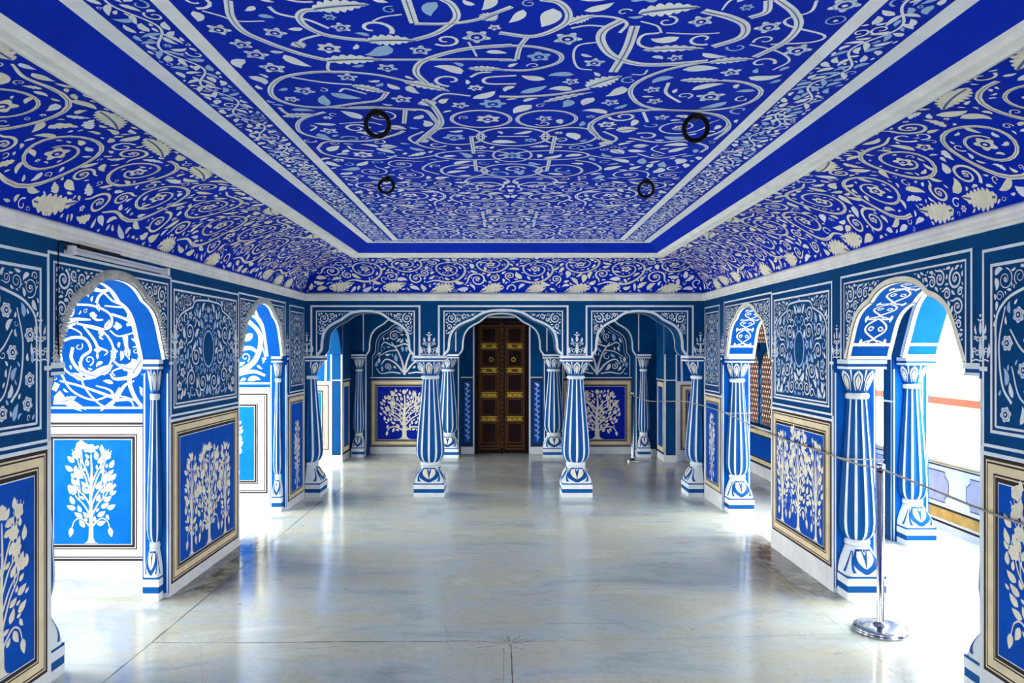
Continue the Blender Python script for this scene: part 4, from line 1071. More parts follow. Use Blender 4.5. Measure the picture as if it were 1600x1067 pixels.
    for q in ([(ml, YN, ZC1), (ml, my, ZC1), (BL, BY, Z2), (BL, YN, Z2)], [(mr, YN, ZC1), (mr, my, ZC1), (BR, BY, Z2), (BR, YN, Z2)], [(ml, my, ZC1), (mr, my, ZC1), (BR, BY, Z2), (BL, BY, Z2)],
              [(BL, YN, Z2), (BR, YN, Z2), (BR, BY, Z2), (BL, BY, Z2)]): mb.poly(q, 'ceiling_blue')
    fc = lambda u, v, h: (u, v, Z2-h)
    p = Pat()
    # white line, leafy border, white line
    def uframe(e, w, m='ceiling_white', lay=1):
        p.poly([(BL+e, YN), (BL+e+w, YN), (BL+e+w, BY-e*.62-w), (BL+e, BY-e*.62)], m, lay); p.poly([(BR-e, YN), (BR-e-w, YN), (BR-e-w, BY-e*.62-w), (BR-e, BY-e*.62)], m, lay)
        p.poly([(BL+e, BY-e*.62), (BR-e, BY-e*.62), (BR-e-w, BY-e*.62-w), (BL+e+w, BY-e*.62-w)], m, lay+.3)
    uframe(0, .07); uframe(.265, .055)
    # borders: wavy stem with leaves
    def border(u0, u1, v0, v1, seed, vert=True):
        b = Pat(); f = Field(u0, u1, v0, v1, g=.005, seed=seed); L = (v1-v0) if vert else (u1-u0); W = (u1-u0) if vert else (v1-v0)
        t = np.linspace(0, L, int(L*60)); c = (u0+u1)/2 if vert else (v0+v1)/2
        wv = W*.22*np.sin(t*2*PI/.34); s = np.stack([c+wv, v0+t], 1) if vert else np.stack([u0+t, c+wv], 1)
        b.ribbon(s, .009, 'ceiling_white'); f.mark(s, .006)
        for i in range(0, len(s)-2, 4):
            d = s[i+1]-s[i]; a = math.atan2(d[1], d[0])
            for sg in (-1, 1):
                aa = a+sg*f.rng.uniform(.5, 1.1); Lf = f.rng.uniform(.05, .085); st = s[i]+.007*np.array([math.cos(aa), math.sin(aa)])
                lp = leaf_pts(st[0], st[1], aa, Lf, .02, -sg*.5)
                if f.free(lp[3:]): b.leaf(s[i][0], s[i][1], aa, Lf+.006, .022, -sg*.5, f.rng.choice(('ceiling_white', 'ceiling_white', 'pale_blue'))); f.mark(lp, .0025)
        filler(f, b, (.065, .05, .035, .024), ('ceiling_white', 'ceiling_white', 'pale_blue'), int(380*L), .0035, fr=.12, dot='ceiling_blue'); return b
    p.sh += border(BL+.085, BL+.255, 1.9, BY-.12, 1).sh; p.sh += border(BR-.255, BR-.085, 1.9, BY-.12, 2).sh
    p.sh += border(BL+.09, BR-.09, BY-.155, BY-.045, 3, False).sh
    # central field: near part follows the painted scrolls one by one, far part is mirrored about the centre line
    U0, U1, V0, V1 = BL+.33, BR-.33, 1.9, BY-.235; c = (U0+U1)/2; M = 'ceiling_white'
    def medallion(f, hp, cy):
        def rib(pts, w, n=40, line='grey_line'):
            s = np.array(pts) if len(pts) > 14 else smooth_path(pts, n); hp.ribbon(s, w, M, line=line)
            f.mark(s, w/2+.007); q = s.copy(); q[:, 0] = 2*c-q[:, 0]; f.mark(q, w/2+.007)
        hw, hl = .20, .34
        rib([(c, cy-hl), (c+hw*.38, cy-hl)], .016, 4); rib([(c+hw*.62, cy-hl), (c+hw, cy-hl)], .016, 4); rib([(c+hw, cy-hl), (c+hw, cy-hl*.1)], .020, 4); rib([(c+hw, cy+hl*.28), (c+hw, cy+hl)], .020, 4)
        rib([(c+hw, cy+hl), (c+hw*.6, cy+hl)], .016, 4)
        t = np.linspace(0, 2*PI, 41); hh = np.linspace(-PI/2, PI/2, 22)
        for sg in (-1, 1):
            rib(np.stack([c+.145+.13*np.cos(t), cy+sg*.60+.12*np.sin(t)], 1), .017)
            rib(np.stack([c+.17*np.cos(hh), cy+sg*.33+.15*np.sin(hh)], 1), .017)
            rib(np.stack([c+.27+.13*np.cos(t), cy+sg*.34+.14*np.sin(t)], 1), .016)
            rib([(c+.34, cy+sg*.10), (c+.44, cy+sg*.16), (c+.50, cy+sg*.30), (c+.42, cy+sg*.42)], .014)
        rib(np.stack([c+.20+.20*np.cos(t), cy+.09*np.sin(t)], 1), .015); rib(np.stack([c+.10*np.cos(hh), cy+.13*np.sin(hh)], 1), .012); hp.flower(c, cy, .06, 8, 'pale_blue', dot='ceiling_blue')
        rib([(c+.40, cy-.0), (c+.52, cy+.06), (c+.66, cy+.02)], .014)
    np_ = Pat(); fn_ = Field(U0, U1, V0, 4.42, g=.008, seed=12)
    half = Pat(); medallion(fn_, half, 3.85); half.mirror(c); np_.sh += half.sh
    def cp(reg, pts):
        ox, oy, k = {'A': (280, 0, 3.077), 'B': (780, 0, 2.7586), 'C': (440, 150, 4.444), 'D': (780, 150, 4.444)}[reg]; out = []
        for x, y in pts:
            px, py = ox+x/k, oy+y/k; Y = 1.02*F/(VY-py); out.append(((px-VX)*Y/F, Y))
        return out
    def T(reg, pts, w):
        s = smooth_path(cp(reg, pts), 34); np_.ribbon(s, w, M, line='grey_line' if w > .015 else None); fn_.mark(s, w/2+.007)
    def AC(reg, a, b, w, bend=.3):
        (x0, y0), (x1, y1) = cp(reg, [a, b]); L = math.hypot(x1-x0, y1-y0); an = math.atan2(y1-y0, x1-x0)
        np_.leaf(x0, y0, an, L, w*1.5, bend, M, serr=7, vein='grey_line'); fn_.mark(leaf_pts(x0, y0, an, L, w, bend), .008)
    for r_, w_, pts in (
        ('A', .026, [(235, 0), (250, 80), (310, 150), (420, 200), (500, 230), (600, 262), (700, 285)]), ('A', .018, [(960, 285), (1200, 285), (1400, 283), (1600, 285)]),
        ('A', .024, [(660, 45), (600, 50), (575, 80), (610, 125), (700, 165), (820, 185), (900, 190)]), ('A', .024, [(1130, 190), (1230, 160), (1310, 110), (1335, 70), (1310, 20), (1260, -10)]),
        ('A', .030, [(1090, -5), (1130, 110)]), ('A', .018, [(1130, 112), (1290, 112), (1420, 95), (1520, 60), (1600, 30)]),
        ('A', .022, [(820, 345), (650, 345), (500, 370), (440, 420), (460, 470), (560, 505), (700, 515), (850, 495), (960, 480), (1000, 440)]), ('A', .018, [(820, 345), (960, 360), (1100, 390)]),
        ('A', .012, [(720, 290), (715, 330), (750, 350)]), ('A', .013, [(540, 370), (700, 395), (830, 405)]), ('A', .012, [(900, 450), (800, 425), (770, 440)]),
        ('A', .026, [(1600, 215), (1400, 230), (1260, 260), (1160, 300), (1140, 350), (1190, 400)]), ('A', .016, [(480, 515), (520, 545), (600, 552)]), ('A', .018, [(700, 515), (850, 520), (1000, 520), (1140, 530)]),
        ('A', .012, [(1400, 370), (1440, 350), (1500, 345)]), ('A', .014, [(1620, 362), (1480, 372), (1480, 400), (1620, 402)]), ('A', .014, [(1220, 480), (1280, 450), (1400, 460)]),
        ('A', .008, [(110, 50), (200, 75), (280, 100), (410, 100)]), ('A', .012, [(430, 30), (480, 65), (620, 95), (720, 135)]), ('A', .008, [(930, 100), (980, 80), (1070, 68)]), ('A', .008, [(1390, 200), (1420, 250), (1430, 270)]),
        ('A', .012, [(580, 220), (590, 190), (700, 160)]),
        ('B', .024, [(0, 140), (150, 155), (270, 110), (300, 60), (260, 10), (180, -5)]), ('B', .018, [(120, 160), (90, 200), (75, 255)]), ('B', .012, [(300, 105), (400, 70), (500, 75), (550, 100), (520, 140)]),
        ('B', .032, [(530, 85), (450, 130), (440, 180), (490, 240), (600, 275), (750, 275), (900, 262)]), ('B', .030, [(880, 45), (1000, 75), (1060, 110), (1040, 160), (920, 200)]),
        ('B', .034, [(585, 110), (550, 210), (490, 310)]), ('B', .028, [(1200, -5), (1270, 50), (1290, 110), (1230, 180), (1100, 245)]), ('B', .026, [(1160, 0), (1150, 50), (1080, 75)]),
        ('B', .010, [(1370, 0), (1340, 50), (1240, 80), (1250, 110), (1400, 150), (1350, 180), (1170, 190)]), ('B', .022, [(390, 380), (250, 405), (100, 415), (0, 415)]),
        ('B', .020, [(870, 268), (720, 300), (600, 350), (565, 400), (620, 455), (760, 475), (950, 470), (1080, 440), (1130, 390), (1060, 355), (960, 345)]),
        ('B', .024, [(620, 470), (450, 500), (390, 550), (440, 600)]), ('B', .018, [(850, 480), (960, 500), (990, 550), (930, 600)]),
        ('B', .018, [(0, 195), (150, 200), (260, 230), (250, 270), (130, 300), (0, 300)]), ('B', .018, [(0, 258), (75, 258)]), ('B', .012, [(690, 140), (620, 150), (600, 185), (640, 205), (720, 205)]),
        ('B', .008, [(610, 90), (680, 110), (700, 140)]), ('B', .008, [(720, 140), (850, 145), (950, 140)]), ('B', .010, [(310, 120), (380, 108), (460, 112)]), ('B', .009, [(420, 180), (340, 195), (320, 240), (340, 290), (400, 300)]),
        ('B', .009, [(1080, 190), (1200, 220), (1250, 260), (1180, 300)]), ('B', .014, [(730, 355), (720, 400), (780, 440)]), ('B', .008, [(570, 320), (620, 320), (640, 300)]),
        ('C', .022, [(470, 80), (640, 75), (850, 90), (1000, 100), (1060, 160), (1080, 200), (1000, 270), (930, 330)]), ('C', .026, [(990, 20), (1060, 80), (1110, 180), (1060, 240), (950, 320)]),
        ('C', .020, [(300, 110), (160, 150), (110, 200), (150, 260), (350, 305), (600, 310), (780, 270), (850, 240)]), ('C', .020, [(860, 90), (850, 190)]), ('C', .016, [(250, 360), (300, 320), (420, 315), (600, 312)]),
        ('C', .016, [(250, 360), (300, 400), (450, 430), (700, 440), (800, 410)]), ('C', .014, [(640, 380), (500, 370), (460, 345)]), ('C', .010, [(200, 200), (240, 215), (200, 240)]), ('C', .010, [(400, 190), (600, 180), (700, 200)]),
        ('D', .024, [(1050, 95), (800, 120), (650, 180), (640, 220), (700, 290), (790, 320)]), ('D', .018, [(1050, 95), (1300, 100), (1500, 130), (1590, 180), (1550, 240), (1440, 280)]),
        ('D', .014, [(1000, 110), (1030, 180)]), ('D', .018, [(900, 290), (1100, 320), (1300, 310), (1440, 350), (1400, 390)]), ('D', .012, [(960, 400), (1100, 430), (1300, 400)]), ('D', .010, [(1100, 340), (1060, 370), (1150, 400)])):
        T(r_, pts, w_)
    for r_, a_, b_, w_ in (('A', (700, 290), (980, 280), .06), ('A', (900, 195), (1140, 188), .06), ('A', (640, 42), (910, 12), .06), ('A', (1080, 390), (1310, 435), .05), ('A', (830, 408), (1005, 445), .045), ('A', (500, 560), (660, 545), .04),
                       ('A', (1390, 328), (1570, 330), .035), ('A', (1460, 95), (1530, 60), .045), ('A', (550, 200), (600, 230), .04), ('B', (600, 55), (870, 22), .06), ('B', (900, 268), (1105, 248), .04), ('B', (380, 375), (525, 322), .07),
                       ('B', (190, 440), (400, 392), .03), ('B', (780, 345), (975, 345), .035), ('B', (620, 215), (890, 202), .04), ('B', (300, 100), (410, 60), .035), ('C', (740, 210), (870, 228), .05), ('C', (690, 350), (805, 350), .06), ('C', (980, 30), (1050, 70), .06),
                       ('C', (960, 320), (1020, 300), .04), ('D', (815, 240), (965, 222), .07), ('D', (930, 350), (1040, 340), .05), ('D', (690, 330), (790, 330), .06), ('D', (780, 370), (870, 400), .05)): AC(r_, a_, b_, w_)
    for r_, x_, y_, sz in (('A', 980, 115, .055), ('A', 1430, 175, .05), ('A', 470, 95, .045), ('A', 460, 155, .04), ('A', 190, 140, .04), ('A', 300, 210, .04), ('A', 370, 260, .045), ('A', 450, 325, .05), ('A', 600, 435, .045), ('A', 810, 370, .04), ('A', 1000, 325, .04), ('A', 1160, 240, .04),
                       ('A', 780, 130, .035), ('A', 1350, 505, .04), ('A', 1070, 475, .045), ('B', 295, 165, .05), ('B', 410, 268, .04), ('B', 310, 350, .035), ('B', 945, 140, .035), ('B', 1160, 115, .045), ('B', 1285, 215, .05), ('B', 760, 248, .03), ('B', 870, 90, .04), ('B', 910, 415, .06), ('B', 1160, 310, .04), ('B', 1450, 85, .045),
                       ('B', 1490, 20, .05), ('B', 55, 338, .03), ('B', 670, 435, .035), ('B', 480, 440, .04), ('B', 195, 510, .04), ('B', 660, 385, .035), ('B', 650, 95, .035), ('B', 1000, 310, .04), ('B', 700, 505, .035), ('C', 830, 35, .06), ('C', 1240, 55, .05), ('C', 330, 240, .045), ('C', 520, 360, .045)):
        (x0, y0), = cp(r_, [(x_, y_)])
        if U0+.03 < x0 < U1-.03 and fn_.free(circ_pts(x0, y0, sz*.6)): np_.flower(x0, y0, sz, 5, M, ph=fn_.rng.random()*6, dot='ceiling_blue', amp=.24); np_.ribbon(np.stack([x0+sz*.62*np.cos(np.linspace(0, 2*PI, 21)), y0+sz*.62*np.sin(np.linspace(0, 2*PI, 21))], 1), sz*.12, 'pale_blue', lay=1); fn_.mark(circ_pts(x0, y0, sz), .006)
    # nothing traced spills over the border
    clean = []
    for v, ff, mm, l in np_.sh:
        if v[:, 0].min() > U0-.012 and v[:, 0].max() < U1+.012: clean.append((v, ff, mm, l))
        else:
            n_ = len(v)//2
            if len(ff) > 1 and len(v) % 2 == 0 and len(ff) == n_-1:
                ok = [k for k in range(n_) if U0-.01 < v[k, 0] < U1+.01 and U0-.01 < v[n_+k, 0] < U1+.01]
                runs = []; 
                for k in ok:
                    if runs and runs[-1][-1] == k-1: runs[-1].append(k)
                    else: runs.append([k])
                for rn in runs:
                    if len(rn) > 1: clean.append((np.concatenate([v[rn], v[[n_+k for k in rn]]]), [(i, i+1, len(rn)+i+1, len(rn)+i) for i in range(len(rn)-1)], mm, l))
    np_.sh = clean
    vines(fn_, np_, (.12, .09, .07), M, .012, 160, dot='ceiling_blue', gap=.008)
    filler(fn_, np_, (.13, .10, .075, .05), (M, M, 'pale_blue'), 800, .009, fr=.30, dot='ceiling_blue', serr=.05)
    p.sh += np_.sh
    f = Field(c, U1, 4.44, V1, g=.007, seed=11); hp = Pat()
    medallion(f, hp, 5.75)
    for cy, q in ((4.86, 1), (5.45, -1), (6.38, 1)):
        put_spiral(f, hp, c+.66, cy-.02, .24 if q > 0 else .16, q, PI*.8, .022, M, 1.6, True, line='grey_line', dot='ceiling_blue', gap=.007)
        if q > 0: put_spiral(f, hp, c+.24, cy+.06, .17, -1, PI*.2, .018, M, 1.5, True, line='grey_line', dot='ceiling_blue', gap=.007)
        for x, y, a in ((.45, -.28, .2), (.8, .3, 2.8), (.15, -.15, 1.2)):
            lp = leaf_pts(c+x, cy+y, a, .2, .06)
            if f.free(lp): hp.leaf(c+x, cy+y, a, .2, .085, .5, M, serr=6, vein='grey_line'); f.mark(lp, .01)
    vines(f, hp, (.13, .10, .07, .05), M, .016, 240, dot='ceiling_blue', gap=.005)
    filler(f, hp, (.11, .085, .065, .045), (M, M, M, 'pale_blue'), 900, .005, fr=.28, dot='ceiling_blue', serr=.1)
    hp.mirror(c); p.sh += hp.sh
    p.stamp(mb, fc, .0008, 1.2e-5)
    c_ = struct(mb.build('ceiling'))
    # mouldings
    def sweep(prof, name):
        """prof: list of (inset from wall along +room, z) for left/right/back, mitred"""
        m = MB()
        for i in range(len(prof)-1):
            (a, za), (b, zb) = prof[i], prof[i+1]
            def X(s, e): return (XL+e) if s < 0 else (XR-e)
            for s in (-1, 1): m.poly([(X(s, a), YN, za), (X(s, a), YA-a, za), (X(s, b), YA-b, zb), (X(s, b), YN, zb)], 'moulding', False)
            m.poly([(X(-1, a), YA-a, za), (X(1, a), YA-a, za), (X(1, b), YA-b, zb), (X(-1, b), YA-b, zb)], 'moulding', False)
        return struct(m.build(name))
    sweep([(.0, 2.135), (.010, 2.135), (.012, 2.148), (.026, 2.152), (.032, 2.165), (.030, 2.18), (.036, 2.195), (.034, 2.207), (.02, 2.215), (.0, 2.225)], 'trim_1')
    m = MB(); pr = [(-.012, ZC1-.004), (-.002, ZC1-.022), (.02, ZC1-.028), (.035, ZC1-.020), (.042, ZC1-.026), (.075, ZC1-.024), (.09, ZC1-.012), (.10, ZC1+.01)]
    for i in range(len(pr)-1):
        (a, za), (b, zb) = pr[i], pr[i+1]; k = 1.9
        L = lambda e: CL+e; R_ = lambda e: CR-e; Yb = lambda e: CYb-e*k
        m.poly([(L(a), YN, za), (L(a), Yb(a), za), (L(b), Yb(b), zb), (L(b), YN, zb)], 'moulding'); m.poly([(R_(a), YN, za), (R_(a), Yb(a), za), (R_(b), Yb(b), zb), (R_(b), YN, zb)], 'moulding')
        m.poly([(L(a), Yb(a), za), (R_(a), Yb(a), za), (R_(b), Yb(b), zb), (L(b), Yb(b), zb)], 'moulding')
    struct(m.build('trim_2'))
    # roofs over vestibule and corridors; unseen slab over everything added to block sky light
    r = MB(); r.box(-4.2, 3.56, YN, 12, 2.72, 2.85, 'plaster'); r.box(-4.2, XL-WT_L, YN, YB+.3, 2.43, 2.5, 'plaster'); r.box(XR+WT_R, OX, YN, YB+.3, 2.47, 2.53, 'plaster')
    r.box(VLX, VRX, YA+.335, YB+.25, 2.40, 2.46, 'wall_blue')
    struct(r.build('ceiling_slab'))
ceiling()

# ------------------------------------------------------------------ columns
def column_profile(z):
    return np.interp(z, [.367, .385, .41, .44, .484, .55, .7, .9, 1.1, 1.28], [.094, .122, .141, .152, .158, .156, .144, .123, .102, .085])
def make_column(half=False, rs=1.0, ds=1.0, full_detail=True):
    """parts in local space; half columns show y<=0 only. rs: radial scale, ds: depth scale"""
    root = empty('fluted_column', (0, 0, 0))
    a0, a1 = (PI, 2*PI) if half else (0, 2*PI)
    def P(r, a, z): return (r*rs*math.cos(a), r*rs*ds*math.sin(a), z)
    w = .166
    def block(mb, hw, z0, z1, m):
        y1 = 0 if half else hw*rs*ds
        mb.box(-hw*rs, hw*rs, -hw*rs*ds, y1, z0, z1, m)
    # plinth
    mb = MB(); block(mb, w, 0, .048, 'white'); block(mb, w-.003, .048, .090, 'column_blue'); block(mb, w, .090, .137, 'white'); block(mb, w-.002, .137, .150, 'column_blue'); mb.build('plinth', root)
    # bulb base, square below and round above, with painted petals
    zs = np.linspace(.150, .325, 14)
    def rb(z): return np.interp(z, [.150, .18, .22, .26, .29, .325], [.162, .160, .150, .133, .117, .098])
    def pn(z): return np.interp(z, [.15, .24, .325], [9, 4, 2])
    def RB(a, z):
        q = pn(z); return rb(z)/((abs(math.cos(a))**q+abs(math.sin(a))**q)**(1/q))
    mb = MB(); n = 48 if not half else 24; v = []
    for z in zs:
        for k in range(n+1): a = a0+(a1-a0)*k/n; v.append(P(RB(a, z), a, z))
    fs = [(i*(n+1)+k, i*(n+1)+k+1, (i+1)*(n+1)+k+1, (i+1)*(n+1)+k) for i in range(len(zs)-1) for k in range(n)]
    mb.add(v, fs, 'white', True)
    dirs = [PI*1.5] if half else [0, PI/2, PI, PI*1.5]
    for d in dirs:
        def fm(u, z, h): a = d+u; return P(RB(a, z)+h+.0012, a, z)
        p = Pat()
        sh = [(-.62, .30), (-.68, .26), (-.60, .215), (-.36, .185), (0, .160), (.36, .185), (.60, .215), (.68, .26), (.62, .30)]
        g = np.array(sh); L = smooth_path(g, 24)
        ctr = np.array([(0, .312)]*len(L)); ctr[:, 0] = L[:, 0]*.86; 
        for k in range(4):
            A = L+(ctr-L)*(k/4); B = L+(ctr-L)*((k+1)/4); p.strip(A, B, 'column_blue', 0)
        for s in (-1, 1):
            A = smooth_path([(s*.50, .298), (s*.48, .258), (s*.30, .222), (s*.03, .196)], 12); B = smooth_path([(s*.20, .300), (s*.14, .272), (s*.07, .240), (s*.02, .200)], 12); M_ = (A+B)/2
            p.strip(A, M_, 'cream', 2); p.strip(M_, B, 'cream', 2)
        p.disc(0, .293, .0, 'white', 3)
        p.ribbon(smooth_path([(-.11, .305), (0, .285), (.11, .305)], 8), .012, 'white', lay=3)
        p.stamp(mb, fm, .0006)
    corners = ([PI*1.25, PI*1.75] if half else [PI*.25, PI*.75, PI*1.25, PI*1.75])
    for d in corners:
        def fm(u, z, h): a = d+u; return P(RB(a, z)+h+.0012, a, z)
        p = Pat()
        for s in (-1, 1): p.strip(smooth_path([(s*.02, .30), (s*.05, .25), (s*.10, .20), (s*.16, .170)], 10), smooth_path([(s*.07, .30), (s*.12, .25), (s*.20, .20), (s*.30, .172)], 10), 'column_blue', 1)
        p.stamp(mb, fm, .0006)
    mb.build('base', root)
    # shaft: twelve flutes with white fillets between
    mb = MB()
    def ring(prof, m):
        v = []; n = 40 if not half else 20
        for r, z in prof:
            for k in range(n+1): a = a0+(a1-a0)*k/n; v.append(P(r, a, z))
        mb.add(v, [(i*(n+1)+k, i*(n+1)+k+1, (i+1)*(n+1)+k+1, (i+1)*(n+1)+k) for i in range(len(prof)-1) for k in range(n)], m, True)
    zs = [.367, .374, .385, .397, .41, .425, .44, .46, .484, .52, .56, .62, .7, .8, .9, 1.0, 1.1, 1.2, 1.28]
    N = 12 if rs > .35 else 8; hwd = math.radians(4.3 if rs > .35 else 6)
    angs = []
    for k in range(N):
        c = 2*PI*k/N + PI/2; nx = c+2*PI/N
        angs += [(c-hwd, 0, 'white'), (c+hwd, 0, 'column_blue')]
        for q in (1, 2, 3, 4): 
            t = q/5; angs.append((c+hwd+(2*PI/N-2*hwd)*t, math.sin(PI*t), 'column_blue'))
    Aext = angs+[(angs[0][0]+2*PI, angs[0][1], angs[0][2])]
    for i in range(len(Aext)-1):
        (b0, s0, m0), (b1, s1, _) = Aext[i], Aext[i+1]
        mid = ((b0+b1)/2) % (2*PI)
        if half and not (PI < mid < 2*PI): continue
        v = []
        for z in zs:
            r = float(column_profile(z)); dpt = .075*r if z > .40 else .02*r
            v += [P(r*1.0-dpt*s0, b0, z), P(r-dpt*s1, b1, z)]
        mb.add(v, [(2*j, 2*j+1, 2*j+3, 2*j+2) for j in range(len(zs)-1)], m0 if m0 == 'white' and s0 == 0 and abs(b1-b0-2*hwd) < 1e-6 else 'column_blue', True)
    shaft = mb.build('shaft', root)
    mb = MB(); ring([(.090, .325), (.103, .328), (.108, .345), (.103, .362), (.090, .367)], 'white'); mb.build('collar', shaft)['label'] = 'white rounded collar at the foot of the shaft'
    # capital: ring and lotus petals
    mb = MB()
    def rc(z): return np.interp(z, [1.318, 1.335, 1.37, 1.42, 1.455, 1.478], [.078, .088, .106, .128, .146, .158])
    ring([(float(rc(z)), z) for z in np.linspace(1.318, 1.478, 12)], 'column_blue')
    NP = 8
    for k in range(NP):
        c = 2*PI*k/NP+PI/2+ (PI/NP if rs < .8 else 0); cm = c % (2*PI)
        def fm(u, z, h): return P(float(rc(z))+h+.0014, c+u, z)
        vis = (not half) or (PI+.30 < cm < 2*PI-.30)
        p = Pat()
        for s in (-1, 1):
            A = smooth_path([(s*.20, 1.335), (s*.29, 1.39), (s*.25, 1.435), (s*.02, 1.470)], 12); B = smooth_path([(s*.14, 1.337), (s*.215, 1.39), (s*.17, 1.425), (0, 1.452)], 12)
            p.strip(A, B, 'white', 0)
            A = smooth_path([(s*.045, 1.345), (s*.15, 1.385), (s*.12, 1.415), (0, 1.442)], 12); B = A*np.array([0.12, 1.0]); M_ = (A+B)/2; p.strip(A, M_, 'cream', 1); p.strip(M_, B, 'cream', 1)
        if vis: p.stamp(mb, fm, .0006)
        c2 = c+PI/NP; cm2 = c2 % (2*PI)
        if (not half) or (PI+.12 < cm2 < 2*PI-.12):
            p = Pat(); p.ribbon(smooth_path([(0, 1.40), (0, 1.43), (0, 1.472)], 6), lambda t: .03+.07*t, 'white', lay=1); p.stamp(mb, lambda u, z, h: P(float(rc(z))+h+.0014, c2+u, z), .0006)
    cap = mb.build('capital', root)
    mb = MB(); ring([(.082, 1.280), (.096, 1.284), (.102, 1.300), (.096, 1.316), (.080, 1.320)], 'white'); mb.build('collar', cap)['label'] = 'white ring under the lotus petals'
    mb = MB(); block(mb, .166, 1.478, 1.494, 'white'); block(mb, .160, 1.494, 1.512, 'column_blue'); block(mb, .168, 1.512, ZS-.001, 'white'); mb.build('abacus', root)
    return root

full = make_column(False)
def place(src, loc, rz, label, group, first=False):
    o = src if first else copy_tree(src); o.location = loc; o.rotation_euler = (0, 0, rz); tag(o, label, 'column', group); o['kind'] = 'thing'; return o
place(full, (-.815, YA+.166, 0), 0, 'free-standing blue and white fluted column left of the central arch before the door', 'arcade columns', True)
place(full, (.80, YA+.166, 0), 0, 'free-standing blue and white fluted column right of the central arch before the door', 'arcade columns')
hc = make_column(True)
place(hc, (XL+.004, YA+.17, 0), PI/2, 'half column against the left wall at the end of the arcade row', 'arcade columns', True)
place(hc, (XR-.004, YA+.17, 0), -PI/2, 'half column against the right wall at the end of the arcade row', 'arcade columns')
place(hc, (-.835, FY-.005, 0), 0, 'thick fluted half column on the end wall left of the brown door', 'end wall columns')
place(hc, (.75, FY-.005, 0), 0, 'thick fluted half column on the end wall right of the brown door', 'end wall columns')
hs = make_column(True, .75, 1.2)
place(hs, (XR+.145, 4.855, 0), 0, 'large blue fluted half column of the nearer right arch, beside the steel post', 'right arch columns', True)
place(hs, (XR+.145, 7.335, 0), 0, 'blue fluted half column on the jamb of the farther right arch, beside the lattice window', 'right arch columns')
place(hs, (XR+.145, 3.375, 0), PI, 'half column on the near side of the nearer right arch, mostly hidden by the wall', 'right arch columns')
place(hs, (OX+.155, 6.145, 0), 0, 'sunlit turquoise fluted column of the outer wall towards the bright terrace', 'right arch columns')
hl = make_column(True, .30, 1.3)
place(hl, (XL-WT_L/2, 4.755, 0), 0, 'slim painted half column on the jamb of the nearer left arch', 'left arch columns', True)
place(hl, (XL-WT_L/2, 7.345, 0), 0, 'slim painted half column on the jamb of the farther left arch', 'left arch columns')
hl2 = make_column(True, .42, 1.9)
place(hl2, (XL-WT_L/2, 3.525, 0), PI, 'half column on the near side of the nearer left arch, seen edge on', 'left arch columns', True)
hf = make_column(True, .56, 1.2)
place(hf, (-2.175, FY-.005, 0), 0, 'slender half column in the left corner of the end wall', 'end wall columns', True)
place(hf, (2.10, FY-.005, 0), 0, 'slender half column in the right corner of the end wall', 'end wall columns')

# ------------------------------------------------------------------ iron rings in the ceiling
def ring_obj(loc, R, rz, tilt, label, first=None):
    o = empty('ceiling_ring', loc, rz)
    mb = MB(); n = 40
    pts = [(R*math.cos(a), 0+math.sin(tilt)*(R+R*math.sin(a)-2*R)*-1*0, -R*.9+R*math.sin(a)) for a in np.linspace(0, 2*PI, n+1)[:-1]]
    # tilt the ring about the hook
    pts = [(x, math.sin(tilt)*(-z), z*math.cos(tilt)-.012) for x, _, z in pts]
    mb.tube(pts, R*.205, 'iron', 12, True); mb.build('ring', o)
    mb = MB(); hk = [(0, -.004, .0), (0, -.012, -.012), (0, 0, -.022), (0, .012, -.012), (0, .004, 0)]
    mb.tube(smooth_path([(0, -.016, .0), (0, -.016, -.02)], 4).tolist() if False else [(0, -.018, 0), (0, -.020, -.02), (0, -.008, -R*.34), (0, .010, -R*.34), (0, .020, -.02), (0, .018, 0)], .007, 'iron', 8)
    mb.lathe([(.001, -.010), (.022, -.009), (.026, -.001), (.026, -.0005)], 'iron', 16); mb.build('hook', o)
    return tag(o, label, 'ring', 'iron rings hanging from the ceiling')
for px, py, wd, tl, lb in ((589, 172, 42, .25, 'larger black iron ring, left side of the painted ceiling'), (1088, 178, 43, .25, 'larger black iron ring, right side of the painted ceiling near its border'),
                       (604, 277, 27, -.25, 'smaller black iron ring at left, farther along the ceiling'), (1010, 281, 27, .3, 'smaller black iron ring at right, farther along the ceiling')):
    Y = 1.02*F/(VY-py); X = (px-VX)*Y/F; R = wd*Y/F/2*.86
    ring_obj((X, Y, 2.617), R, 0, tl, lb)

# ------------------------------------------------------------------ stanchions and rope
def stanchion(x, y, h, r, label, first=None, br=.145):
    o = empty('barrier_post', (x, y, 0))
    mb = MB(); mb.lathe([(.02, .0), (br-.004, .0), (br, .004), (br, .014), (br-.006, .017), (br-.006, .019), (br-.001, .021), (br-.004, .028), (br-.03, .033), (.04, .036), (.001, .036)], 'steel', 48); mb.build('base_disc', o)
    mb = MB(); mb.lathe([(.04, .0365), (.036, .046), (r+.004, .05), (r, .06), (r, h-.04)], 'steel', 24); mb.build('pole', o)
    mb = MB(); mb.lathe([(r+.003, h-.04), (r+.004, h-.015), (r+.002, h-.004), (r-.006, h), (.001, h)], 'steel', 24)
    mb.tube([(-r-.012+.012*math.cos(a)-.002, 0, h-.03+.014*math.sin(a)) for a in np.linspace(0, 2*PI, 13)[:-1]], .003, 'steel', 6, True)
    mb.build('cap', o)
    return tag(o, label, 'barrier post', 'steel barrier posts')
stanchion(2.145, 4.19, .955, .020, 'steel barrier post on a round base in front of the right arch')
stanchion(1.85, 10.56, 1.00, .018, 'small far steel barrier post in the right corner by the end wall', br=.11)
